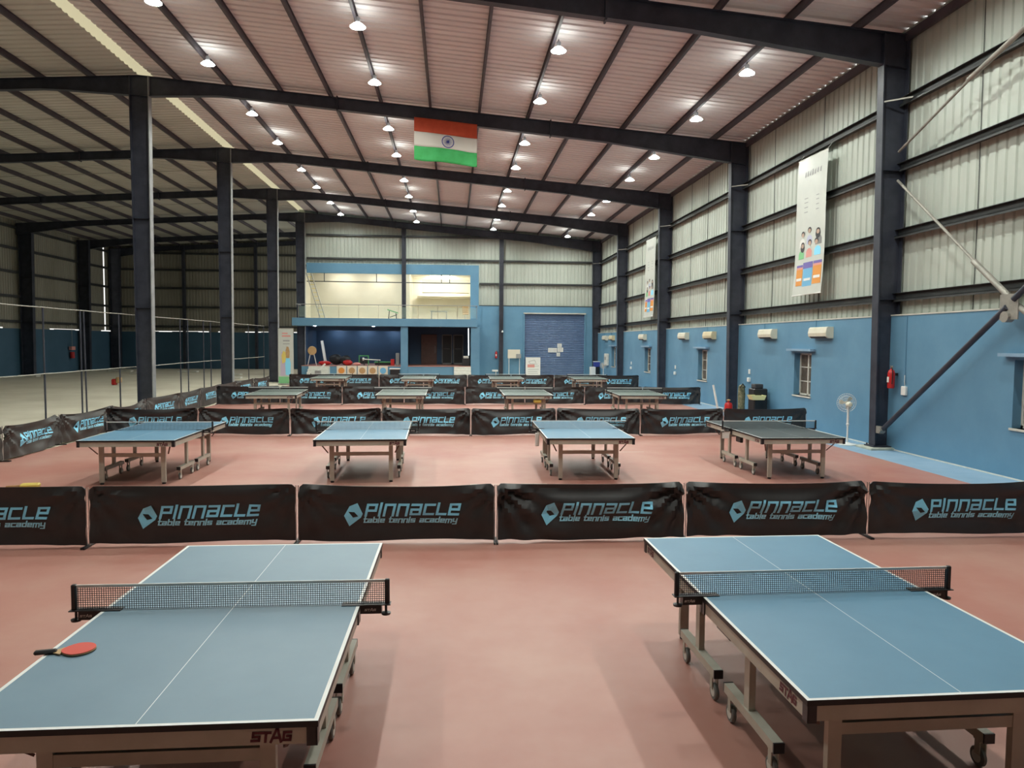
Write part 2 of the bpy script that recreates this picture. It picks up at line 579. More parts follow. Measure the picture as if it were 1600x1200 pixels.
def i_column(x0, x1, xt0, xt1, y, z1, name, label, flange=0.24, mt='steel', inner='steel'):
    """I section column with its web across the hall; x0..x1 at the base, xt0..xt1 at the top"""
    t = 0.014
    root = thing(name, label, 'column', ((x0 + x1) / 2, y, 0), 0, 'steel portal columns')
    cx = (x0 + x1) / 2
    root['kind'] = 'structure'
    h = flange / 2
    t = 0.026
    wb = MB()
    wb.poly([(x0 - cx, -t / 2, 0.08), (x1 - cx, -t / 2, 0.08), (xt1 - cx, -t / 2, z1), (xt0 - cx, -t / 2, z1),
             (x0 - cx, t / 2, 0.08), (x1 - cx, t / 2, 0.08), (xt1 - cx, t / 2, z1), (xt0 - cx, t / 2, z1)],
            [(0, 1, 2, 3), (7, 6, 5, 4), (0, 4, 5, 1), (1, 5, 6, 2), (2, 6, 7, 3), (3, 7, 4, 0)])
    for z in (3.42, 6.3):
        f = z / z1
        a, b2 = x0 + (xt0 - x0) * f - cx, x1 + (xt1 - x1) * f - cx
        wb.box((a, -h, z), (b2, h, z + 0.012))
    wb.build('web', mt, root)
    t = 0.014
    for (a, b2) in ((x0, xt0), (x1, xt1)):
        fm = MB()
        fm.poly([(a - cx - t, -h, 0.08), (a - cx + t, -h, 0.08), (b2 - cx + t, -h, z1), (b2 - cx - t, -h, z1),
                 (a - cx - t, h, 0.08), (a - cx + t, h, 0.08), (b2 - cx + t, h, z1), (b2 - cx - t, h, z1)],
                [(0, 1, 2, 3), (7, 6, 5, 4), (0, 4, 5, 1), (1, 5, 6, 2), (2, 6, 7, 3), (3, 7, 4, 0)])
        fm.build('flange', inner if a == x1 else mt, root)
    bs = MB().box((x0 - cx - 0.08, -h - 0.08, 0.055), (x1 - cx + 0.08, h + 0.08, 0.08))
    for sx in (x0 - cx - 0.04, x1 - cx + 0.04):
        for sy in (-h - 0.03, h + 0.03):
            bs.tube((sx, sy, 0.08), (sx, sy, 0.12), 0.018, 6)
    bs.build('base_plate', mt, root)
    MB().box((x0 - cx - 0.22, -h - 0.2, 0), (x1 - cx + 0.2, h + 0.2, 0.055), bev=0.01).build('plinth', 'plinth', root)
    return root


def rafter(y, x0, x1, depth, name, label, xl=None):
    """tapered I beam under the roof; depth(x) gives its depth"""
    xs = [x0 + (x1 - x0) * k / 24 for k in range(25)]
    fl = 0.2 / 2
    wb = MB()
    t = 0.007
    for a, b2 in zip(xs[:-1], xs[1:]):
        ta, tb = z_raf(a), z_raf(b2)
        ba, bb = ta - depth(a), tb - depth(b2)
        wb.poly([(a, y - t, ba), (b2, y - t, bb), (b2, y - t, tb), (a, y - t, ta),
                 (a, y + t, ba), (b2, y + t, bb), (b2, y + t, tb), (a, y + t, ta)],
                [(0, 1, 2, 3), (7, 6, 5, 4)])
        for (za, zb) in ((ta, tb), (ba, bb)):
            wb.poly([(a, y - fl, za - .012), (b2, y - fl, zb - .012), (b2, y + fl, zb - .012), (a, y + fl, za - .012),
                     (a, y - fl, za + .0), (b2, y - fl, zb + .0), (b2, y + fl, zb + .0), (a, y + fl, za + .0)],
                    [(3, 2, 1, 0), (4, 5, 6, 7), (0, 1, 5, 4), (2, 3, 7, 6)])
    # splice plates and purlin cleats
    for xx in (x0 + (x1 - x0) * 0.31, x0 + (x1 - x0) * 0.66):
        zt = z_raf(xx)
        wb.box((xx - 0.02, y - fl - 0.01, zt - depth(xx) - 0.06), (xx + 0.02, y + fl + 0.01, zt + 0.04))
    return tag(wb.build(name, 'steel'), label, 'beam', 'roof rafters')


def dep_r(x):
    # haunch at the right column, thinner towards the ridge, haunch at the centre column
    a = max(0.0, (x - 5.2) / 4.8)
    b2 = max(0.0, (-7.4 - x) / 2.6)
    mid = 0.34 + 0.13 * max(0, min(1, (x + 8) / 13))
    return mid + 0.26 * a + 0.30 * b2


def dep_l(x):
    b2 = max(0.0, (x + 12.8) / 2.7)
    c2 = max(0.0, (-24.0 - x) / 4.0)
    return 0.34 + 0.28 * b2 + 0.4 * c2


for i, y in enumerate(FRAMES):
    pl = ORD[5 - i] + ' from the roller shutter end'
    i_column(9.66, 10.12, 9.55, 10.14, y, z_raf(9.9) - 0.02, 'steel_column',
             'dark navy steel column against the window wall, %s' % pl)
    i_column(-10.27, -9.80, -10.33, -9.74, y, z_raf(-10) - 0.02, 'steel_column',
             'free-standing dark navy steel column beside the dark hall, %s' % pl, inner='steel_lit_edge')
    rafter(y, X_RIDGE, 10.14, dep_r, 'roof_rafter', 'dark navy roof rafter of the lit hall, %s' % pl)
    rafter(y, X_L + 0.1, X_RIDGE, dep_l, 'roof_rafter', 'dark roof rafter over the unlit hall, %s' % pl)
for y in (57.0, 61.7):
    rafter(y, X_L + 0.1, X_RIDGE, dep_l, 'roof_rafter',
           'dark rafter beyond the balcony over the unlit hall, %s' % ('second last' if y < 60 else 'touching its end wall'))
for i, y in enumerate((41.6, 49.3, 56.6, 61.6)):
    i_column(X_L + 0.15, X_L + 0.85, X_L + 0.15, X_L + 0.95, y, z_raf(X_L) - 0.02, 'steel_column',
             'nearly black steel column on the long wall of the dark hall, %s from its corner' % ORD[3 - i], 0.3)
for i, x in enumerate((-22.1, -16.3)):
    tag(MB().box((x - 0.11, 61.6, 0), (x + 0.11, 61.85, z_raf(x))).build('wall_post', 'steel'),
        'dark steel post on the end wall of the dark hall, %s' % ('closer to its corner' if i == 0 else 'closer to the balcony'), 'post')
for i, x in enumerate((-3.26, 3.3)):
    pm = MB().box((x - 0.14, 48.93, 3.87 if i == 0 else 0), (x - 0.10, 49.19, z_raf(x) - 0.3))
    pm.box((x + 0.10, 48.93, 3.87 if i == 0 else 0), (x + 0.14, 49.19, z_raf(x) - 0.3))
    pm.box((x - 0.10, 49.05, 3.87 if i == 0 else 0), (x + 0.10, 49.07, z_raf(x) - 0.3))
    tag(pm.build('wall_post', 'steel'), 'dark steel post on the lit end wall, %s' % ('above the balcony' if i == 0 else 'between balcony and roller shutter'), 'post')

# purlins
PX = [9.75, 8.95] + [7.42 - 1.635 * k for k in range(0, 10)] + [-8.9, -9.75]
PX = sorted(set(PX))


def purlin(x, y0, y1, label):
    z = z_roof(x)
    b = MB().box((x - 0.006, y0, z - 0.195), (x + 0.006, y1, z - 0.005))
    b.box((x - 0.035, y0, z - 0.02), (x + 0.035, y1, z - 0.004))
    b.box((x - 0.035, y0, z - 0.198), (x + 0.035, y1, z - 0.188))
    tag(b.build('roof_purlin', 'purlin'), label, 'beam', 'roof purlins')


for i, x in enumerate([9.0] + [7.42 - 1.635 * k for k in range(0, 11)]):
    purlin(x, Y0, Y_END + 0.1, '%s dark roof purlin counted from the window wall' % (ORD + ['last'])[i])
x = -11.6
i = 0
while x > X_L + 0.4:
    purlin(x, Y0, Y_FAR, '%s dark roof purlin on the unlit side of the ridge strip' % ORD[i])
    x -= 1.55
    i += 1
tag(MB().box((XS_R - 0.12, Y0, 9.18), (XS_R - 0.03, Y_END, 9.37)).build('eave_beam', 'purlin'), 'dark beam under the roof edge along the top of the window wall', 'beam')
# sag rods under the left roof
for _k, yy in enumerate((20.3, 28.9, 37.4, 45.5)):
    tag(MB().path([(xx, yy, z_roof(xx) - 0.1) for xx in (-11.6, -16, -22, -27.5)], 0.012, 4).build('sag_rod', 'galv'), 'thin steel rod across the purlins of the unlit hall, %s from its end wall' % ORD[3 - _k], 'rod', 'roof sag rods')


# girts
GZ = [3.42, 4.85, 6.33, 7.78]
for i, z in enumerate(GZ):
    g = MB().box((XS_R - 0.20, Y0, z - 0.005), (XS_R - 0.005, Y_END, z + 0.005))
    g.box((XS_R - 0.20, Y0, z - 0.05), (XS_R - 0.19, Y_END, z + 0.005))
    g.box((XS_R - 0.20, Y0, z + 0.14), (XS_R - 0.005, Y_END, z + 0.15)).box((XS_R - 0.11, Y0, z), (XS_R - 0.10, Y_END, z + 0.15))
    tag(g.build('wall_girt', 'girt'), 'dark horizontal rail on the window wall, %s from the bottom' % ORD[i], 'rail', 'wall girts')
for i, z in enumerate([6.35, 7.9, 9.45]):
    g = MB().box((-9.7, Y_END + 0.0, z - 0.06), (9.7, Y_END + 0.19, z - 0.045)).box((-9.7, Y_END, z - 0.06), (9.7, Y_END + 0.02, z + 0.06))
    if i == 0:
        g = MB().box((1.8, Y_END + 0.0, z - 0.06), (9.7, Y_END + 0.19, z - 0.045)).box((1.8, Y_END, z - 0.06), (9.7, Y_END + 0.02, z + 0.06))
    if i == 2:
        g = MB().box((-9.7, Y_END + 0.0, z - 0.06), (7.3, Y_END + 0.19, z + 0.05))
    tag(g.build('wall_girt', 'girt'), 'dark horizontal rail on the lit end wall, %s from the bottom' % ORD[i], 'rail', 'wall girts')
struct('trim_2', MB().box((1.8, Y_END - 0.02, 4.85), (9.9, Y_END + 0.2, 4.90)), 'girt')
for i, z in enumerate([3.5, 5.1, 6.65, 8.15, 9.5]):
    tag(MB().box((X_L + 0.01, Y0, z - 0.08), (X_L + 0.16, Y_FAR, z + 0.08)).build('wall_girt', 'girt'),
        'dark rail on the long wall of the unlit hall, %s from the bottom' % ORD[i], 'rail', 'wall girts')
    tag(MB().box((X_L + 0.2, Y_FAR - 0.2, z - 0.08), (-10.3, Y_FAR - 0.03, z + 0.08)).build('wall_girt', 'girt'),
        'dark rail on the end wall of the unlit hall, %s from the bottom' % ORD[i], 'rail', 'wall girts')

# diagonal braces by the nearest right column
br = thing('cross_brace', 'crossed steel tubes bracing the window wall beside the fire extinguisher', 'brace', (9.72, 11.5, 0.4))


def lp(p, o):
    return (p[0] - o[0], p[1] - o[1], p[2] - o[2])


BO = (9.72, 11.5, 0.4)
MB().tube(lp((9.72, 15.5, 0.45), BO), lp((9.72, 11.95, 3.07), BO), 0.055, 10).build('rising_tube', 'steel', br, True)
MB().tube(lp((9.72, 11.8, 3.2), BO), lp((9.72, 7.4, 6.45), BO), 0.055, 10).build('rising_tube', 'steel', br, True)
MB().tube(lp((9.88, 15.5, 6.05), BO), lp((9.80, 12.9, 3.98), BO), 0.028, 8).tube(lp((9.78, 12.9, 3.98), BO), lp((9.78, 12.0, 3.27), BO), 0.055, 10).build('falling_tube', 'galv', br, True)
MB().tube(lp((9.78, 11.8, 3.1), BO), lp((9.78, 7.4, 0.4), BO), 0.055, 10).build('falling_tube', 'galv', br, True)
g = MB().box((0.0, 0.2, 2.45), (0.02, 0.62, 2.9)).tube((-0.05, 0.45, 2.5), (0.08, 0.45, 2.5), 0.1, 10)
g.build('gusset', 'galv', br)
MB().box((-0.06, 3.95, -0.02), (0.02, 4.2, 0.14)).tube((-0.09, 3.98, 0.06), (0.04, 3.98, 0.06), 0.07, 10).build('foot_bracket', 'galv', br)
tb = MB().tube((9.88, 15.5, 6.68), (9.76, 13.2, 7.43), 0.028, 8).tube((9.75, 13.2, 7.43), (9.75, 7.3, 9.2), 0.05, 10)
tag(tb.build('upper_brace', 'galv', None, True), 'thin grey tube rising across the top rails above the crossed braces', 'brace')
for _k, y in enumerate(FRAMES[1:]):
    tag(MB().bar((9.58, y - 0.12, GZ[3] + 0.02), (10.0, y - 0.5, GZ[3] + 0.02), 0.03, 0.03).build('fly_brace', 'galv'),
        'short pale strut from the top rail to the %s column from the roller shutter' % ORD[4 - _k], 'brace', 'fly braces')

# ------------------------------------------------------------------ high bay lamps
lp0 = thing('high_bay_lamp', '', 'lamp')
hb = MB().lathe([(0.03, 0.14), (0.055, 0.12), (0.06, 0.02), (0.05, 0.0)], 16)
hb.build('housing', 'lamp_body', lp0, True)
MB().lathe([(0.055, 0.01), (0.12, -0.03), (0.19, -0.095), (0.185, -0.095), (0.115, -0.035), (0.05, 0.0)], 24).build('reflector', 'reflector_glow', lp0, True)
MB().lathe([(0.09, -0.050), (0.085, -0.062), (0.05, -0.068), (0.0001, -0.07)], 18).build('lens', 'lamp_lens', lp0, True)
MB().tube((0, 0, 0.13), (0, 0, 0.19), 0.012, 6).build('hook', 'steel', lp0)
LROWS = [-7.05, -2.30, 2.60, 7.42]
LY = [5.0, 9.7, 13.5, 18.1, 21.9, 26.5, 30.2, 34.8, 38.6, 42.8, 46.6]
rown = ['lamp row beside the dark hall', 'second lamp row from the dark hall', 'second lamp row from the window wall', 'lamp row beside the window wall']
first = True
for r, x in enumerate(LROWS):
    vis = 0
    for y in LY:
        if first:
            o = lp0
            first = False
        else:
            o = copy_tree(lp0)
        o.location = (x, y, z_roof(x) - 0.17 - 0.22)
        nm = 'high bay lamp, %s, %s from far end' % (rown[r], ORD[10 - LY.index(y)])
        tag(o, nm, 'lamp', 'high bay lamps under the roof')

# ------------------------------------------------------------------ flag
def flag():
    root = thing('hanging_flag', 'saffron, white and green flag with a blue wheel hanging from the rafter', 'flag', (-1.28, 24.38, 8.40))
    W, H = 2.08, 1.38
    drop = -0.16

    def P(u, v, off=0.0):
        x = u * W
        z = v * H + drop * u - 0.02 * sin(u * 9) * (1 - v) + 0.015 * sin(u * 4 + 1)
        y = 0.03 * sin(u * 14 + v * 2) * (1 - v) + 0.02 * sin(u * 5 + v * 7) + off
        return (x, y, z)

    def band(v0, v1, nm, mt):
        b = MB()
        n = 40
        k = 6
        vs = [P(i / n, v0 + (v1 - v0) * j / k) for j in range(k + 1) for i in range(n + 1)]
        fs = [(j * (n + 1) + i, j * (n + 1) + i + 1, (j + 1) * (n + 1) + i + 1, (j + 1) * (n + 1) + i) for j in range(k) for i in range(n)]
        b.poly(vs, fs)
        o = b.build(nm, mt, root, True)
        md = o.modifiers.new('thick', 'SOLIDIFY')
        md.thickness = 0.004
    band(2 / 3, 1, 'saffron_stripe', 'saffron')
    band(1 / 3, 2 / 3, 'white_stripe', 'flag_white')
    band(0, 1 / 3, 'green_stripe', 'flag_green')
    b = MB()
    cu, cv, R = 0.535, 0.5, 0.205

    def Q(r, a, off):
        return P(cu + r * cos(a) / W, cv + r * sin(a) / H, off)
    n = 40
    for k in range(n):
        a0, a1 = 2 * pi * k / n, 2 * pi * (k + 1) / n
        b.face([Q(R, a0, -0.008), Q(R, a1, -0.008), Q(R - 0.028, a1, -0.008), Q(R - 0.028, a0, -0.008)], 'navy')
        b.face([Q(0.035, a0, -0.009), Q(0.035, a1, -0.009), Q(0.0, a1, -0.009)], 'navy')
    for k in range(24):
        a = 2 * pi * k / 24
        b.face([Q(0.03, a - 0.12, -0.008), Q(0.1, a - 0.05, -0.008), Q(R - 0.02, a - 0.012, -0.008), Q(R - 0.02, a + 0.012, -0.008), Q(0.1, a + 0.05, -0.008), Q(0.03, a + 0.12, -0.008)], 'navy')
    b.build('wheel_emblem', 'navy', root, fix=False)


flag()

# ------------------------------------------------------------------ lettering by strokes
GL = {
    'P': (0.9, [[(.1, 0), (.1, .9), (.78, .9), (.78, .42), (.3, .42)]]),
    'I': (0.25, [[(.1, 0), (.1, 1)]]),
    'N': (0.9, [[(.1, 0), (.1, .9), (.78, .9), (.78, 0)]]),
    'A': (0.9, [[(.1, .9), (.78, .9), (.78, .1), (.1, .1), (.1, .5), (.7, .5)]]),
    'C': (0.88, [[(.78, .9), (.1, .9), (.1, .1), (.78, .1)]]),
    'L': (0.82, [[(.1, 1), (.1, .1), (.74, .1)]]),
    'E': (0.9, [[(.78, .1), (.1, .1), (.1, .9), (.78, .9), (.78, .5), (.25, .5)]]),
    't': (0.62, [[(.16, 1.4), (.16, .1), (.55, .1)], [(0, .95), (.52, .95)]]),
    'a': (0.9, [[(.1, .9), (.75, .9), (.75, .1), (.1, .1), (.1, .5), (.7, .5)]]),
    'b': (0.9, [[(.1, 1.4), (.1, .1), (.75, .1), (.75, .9), (.15, .9)]]),
    'l': (0.28, [[(.1, 1.4), (.1, 0)]]),
    'e': (0.9, [[(.75, .1), (.1, .1), (.1, .9), (.75, .9), (.75, .5), (.2, .5)]]),
    'n': (0.9, [[(.1, 0), (.1, .9), (.75, .9), (.75, 0)]]),
    'i': (0.28, [[(.1, 0), (.1, 1)], [(.1, 1.22), (.1, 1.4)]]),
    's': (0.9, [[(.75, .9), (.1, .9), (.1, .5), (.75, .5), (.75, .1), (.1, .1)]]),
    'c': (0.86, [[(.75, .9), (.1, .9), (.1, .1), (.75, .1)]]),
    'd': (0.9, [[(.75, 1.4), (.75, .1), (.1, .1), (.1, .9), (.7, .9)]]),
    'm': (1.3, [[(.1, 0), (.1, .9), (1.15, .9), (1.15, 0)], [(.62, .9), (.62, 0)]]),
    'y': (0.9, [[(.1, 1), (.1, .3), (.75, .3)], [(.75, 1), (.75, -.35), (.15, -.35)]]),
    ' ': (0.6, []),
    'S': (0.95, [[(.8, .9), (.1, .9), (.1, .5), (.8, .5), (.8, .1), (0, .1)]]),
    'T': (0.95, [[(0, .9), (.9, .9)], [(.45, .9), (.45, 0)]]),
    'Â': (1.15, [[(0, -.05), (.5, 1.25), (.62, 1.25), (1.1, -.05)], [(.25, .35), (.85, .35)]]),
    'G': (0.95, [[(.85, .9), (.1, .9), (.1, .1), (.85, .1), (.85, .5), (.5, .5)]]),
    'R': (0.9, [[(.1, 0), (.1, .9), (.78, .9), (.78, .45), (.15, .45)], [(.45, .45), (.8, 0)]]),
    'O': (0.9, [[(.1, .1), (.1, .9), (.78, .9), (.78, .1), (.1, .1)]]),
    'D': (0.9, [[(.1, .1), (.1, .9), (.6, .9), (.8, .7), (.8, .3), (.6, .1), (.1, .1)]]),
    'U': (0.9, [[(.1, 1), (.1, .1), (.78, .1), (.78, 1)]]),
    'V': (0.9, [[(.05, 1), (.45, .05), (.85, 1)]]),
    'H': (0.9, [[(.1, 0), (.1, 1)], [(.78, 0), (.78, 1)], [(.1, .5), (.78, .5)]]),
}


def text_quads(txt, width, height, th=0.2, slant=0.22, sub=0.05):
    """quads (4 x (x, y)) for a line of text scaled to width x height of one capital"""
    adv = 0
    segs = []
    for ch in txt:
        wdt, pls = GL[ch]
        for pl in pls:
            for a, b2 in zip(pl[:-1], pl[1:]):
                segs.append(((a[0] + adv, a[1]), (b2[0] + adv, b2[1])))
        adv += wdt + 0.12
    adv -= 0.12
    sx = width / (adv + slant)
    out = []
    for (ax, ay), (bx, by) in segs:
        dx, dy = bx - ax, by - ay
        L = sqrt(dx * dx + dy * dy) or 1
        dx /= L
        dy /= L
        hx = th / 2
        ax -= dx * hx
        ay -= dy * hx
        bx += dx * hx
        by += dy * hx
        ay2, by2 = ay, by
        nx, ny = -dy * hx, dx * hx
        n = max(1, int(L * max(sx, height) / sub))
        for k in range(n):
            q = []
            for t, s in ((k / n, 1), ((k + 1) / n, 1), ((k + 1) / n, -1), (k / n, -1)):
                px = ax + (bx - ax) * t + nx * s
                py = ay2 + (by2 - ay2) * t + ny * s
                q.append(((px + slant * py) * sx, py * height))
            out.append(q)
    return out


# ------------------------------------------------------------------ court barriers
BH, BW = 0.70, 2.30


def barrier(p0, p1, seed, label, group, sag=0.03, grey=False, foot1=True, simple=False, front=1, text=True):
    """cloth barrier between two floor points; the printed face looks towards the right-hand normal side"""
    rnd = random.Random(seed)
    dx, dy = p1[0] - p0[0], p1[1] - p0[1]
    L = sqrt(dx * dx + dy * dy)
    ang = atan2(dy, dx)
    root = thing('court_barrier', label, 'barrier', (p0[0], p0[1], 0.006), ang, group)
    ph = [rnd.uniform(0, 6.28) for _ in range(8)]
    amp = rnd.uniform(1.0, 1.5) * (1.0 if L > 2.315 else 1.7)
    low = rnd.uniform(0.0, 0.02)
    s2 = sag * rnd.uniform(0.6, 1.4)
    g = 0.02

    def top(u):
        return BH - s2 * 4 * u * (1 - u) - 0.04 * max(0, 1 - u / 0.025) ** 2 - 0.04 * max(0, 1 - (1 - u) / 0.025) ** 2

    def bot(u):
        return 0.02 + low + 0.012 * sin(u * 7 + ph[0])

    def fold(u, v):
        x = u * L
        xl, xr = x, L - x
        d1 = sqrt(xl * xl + ((1 - v) * BH) ** 2)
        d2 = sqrt(xr * xr + ((1 - v) * BH) ** 2)
        a1 = atan2((1 - v) * BH, xl + 0.05)
        a2 = atan2((1 - v) * BH, xr + 0.05)
        kf = 2.0 if L > 2.315 else 1.1
        f = 0.022 * sin(a1 * 15 + ph[1]) * exp(-d1 * kf) + 0.022 * sin(a2 * 15 + ph[2]) * exp(-d2 * kf)
        vs_ = v + 0.55 * (u - 0.5) ** 2 * 4 * 0.5
        f += 0.010 * sin(vs_ * 13 + ph[3]) * (0.4 + 0.6 * v)
        f += 0.006 * sin(x * 3.1 + ph[4] + v * 2)
        f += 0.012 * sin(pi * u) * (1 - v)
        return f * amp

    def P(u, v, off=0.0):
        z = bot(u) + (top(u) - bot(u)) * v
        return (g + u * (L - 2 * g), -fold(u, v) - off, z)
    n, k = (56, 14) if not simple else (30, 8)
    b = MB()
    vs = [P(i / n, j / k, 0.006) for j in range(k + 1) for i in range(n + 1)]
    N = len(vs)
    vs += [P(i / n, j / k, -0.006) for j in range(k + 1) for i in range(n + 1)]
    fs = []
    for j in range(k):
        for i in range(n):
            q = (j * (n + 1) + i, j * (n + 1) + i + 1, (j + 1) * (n + 1) + i + 1, (j + 1) * (n + 1) + i)
            fs.append(q)
            fs.append(tuple(N + t for t in reversed(q)))
    for i in range(n):
        fs.append((i + 1, i, N + i, N + i + 1))
        t = k * (n + 1)
        fs.append((t + i, t + i + 1, N + t + i + 1, N + t + i))
    for j in range(k):
        a, c = j * (n + 1), (j + 1) * (n + 1)
        fs.append((a, c, N + c, N + a))
        a, c = a + n, c + n
        fs.append((c, a, N + a, N + c))
    b.poly(vs, fs)
    b.build('cloth', 'cloth_grey' if grey else 'cloth', root, True)
    for xx in (0.013, L - 0.013):
        MB().tube((xx, 0, 0), (xx, 0, BH - 0.01), 0.0065, 6).build('post', 'chrome', root)
        MB().bar((xx, -0.14, 0.012), (xx, 0.14, 0.012), 0.02, 0.02).build('foot', 'black', root)
    if not text:
        return root

    def to_uv(x, z):
        u = x / L
        return u, (z - bot(u)) / (top(u) - bot(u))
    off = 0.016
    lx = 0.645 * L / 2.33

    def place(x, z, o=off):
        u, v = to_uv(x, z)
        return P(u, v, o)
    # logo: faceted rhombus with a dark window
    outer = [(-.044, .10), (.051, .137), (.115, .012), (.095, -.032), (-.044, -.135), (-.106, -.010)]
    inner = [(-.055, .036), (.015, .032), (.062, -.018), (.0, -.030)]
    lg = MB()
    for k2 in range(6):
        a, c = outer[k2], outer[(k2 + 1) % 6]
        for t in range(3):
            r0, r1 = t / 3, (t + 1) / 3
            pts = [(a[0] * r0, a[1] * r0), (a[0] * r1, a[1] * r1), (c[0] * r1, c[1] * r1), (c[0] * r0, c[1] * r0)]
            if t == 0:
                pts = pts[:3]
                pts[0] = (0, 0)
            lg.face([place(lx + p[0], 0.338 + p[1]) for p in pts], 'logo_blue')
    lg.face([place(lx + p[0], 0.338 + p[1], off + 0.004) for p in inner], 'black')
    lg.build('logo', 'logo_blue', root, fix=False)
    tx = MB()
    for q in text_quads('PINNACLE', 1.16 * L / 2.33, 0.138, 0.2, 0.2, 0.035):
        tx.face([place(lx + 0.135 + x, 0.33 + z) for x, z in q])
    tx.build('lettering', 'logo_blue', root, fix=False)
    tx = MB()
    for q in text_quads('table tennis academy', 1.13 * L / 2.33, 0.048, 0.28, 0.2, 0.06):
        tx.face([place(lx + 0.12 + x, 0.242 + z) for x, z in q])
    tx.build('small_lettering', 'print_text', root, fix=False)
    return root


S1 = [(-6.50, 8.55), (-4.17, 8.53), (-1.82, 8.56), (0.52, 8.47), (2.83, 8.47), (5.14, 8.43), (7.47, 8.38)]
for k in range(6):
    lab = ['first panel on the dark hall side', 'second panel from the dark hall, behind the racket table',
           'third panel from the dark hall', 'fourth panel from the dark hall', 'second panel from the window wall',
           'end panel at the window wall'][k]
    barrier(S1[k], S1[k + 1], 10 + k, 'black barrier in the front row, ' + lab, 'front row of barriers',
            sag=[.0, .01, .03, .02, .03, .05][k])
xs2 = [-8.52, -6.35, -4.07, -1.80, .47, 2.68, 4.85, 7.1, 9.42]
ys2 = [18.45, 18.55, 18.4, 18.5, 18.28, 18.38, 18.2, 18.3, 18.4]
for k in range(8):
    barrier((xs2[k], ys2[k]), (xs2[k + 1], ys2[k + 1]), 30 + k,
            'black cloth barrier in the second row, %s panel from the dark hall' % ORD[k], 'second row of barriers', sag=.035)
for k in range(8):
    x0 = -8.72 + k * 2.30
    barrier((x0, 27.35 + 0.1 * (k % 2)), (x0 + 2.30, 27.35 + 0.1 * ((k + 1) % 2)), 50 + k,
            'black cloth barrier in the third row, %s panel from the dark hall' % ORD[k], 'third row of barriers', sag=.03, simple=True)
for k in range(8):
    x0 = -8.3 + k * 2.27
    barrier((x0, 37.4), (x0 + 2.27, 37.4), 70 + k,
            'black barrier in the row before the platform, %s panel from the dark hall' % ORD[k], 'barriers before the platform', sag=.03, simple=True)
# side line of barriers towards the dark hall (printed face looks to the right)
sy = [12.25, 14.6, 16.9, 19.15, 21.4, 23.75, 26.1, 28.45, 30.8, 33.1, 35.4]
for k in range(10):
    xo = [-8.78, -8.68, -8.82, -8.72, -8.80, -8.72, -8.85, -8.95, -9.0, -8.9, -8.8]
    barrier((xo[k], sy[k]), (xo[k + 1], sy[k + 1]), 90 + k,
            'greyish black barrier in the side line by the dark hall, %s from the roll-up banner' % ORD[9 - k],
            'side line of barriers', sag=[.05, .05, .06, .12, .04, .05, .04, .05, .05, .05][k], grey=True, simple=k > 5)

# ------------------------------------------------------------------ table tennis tables
TL, TW, TH = 1.37, 0.7625, 0.76


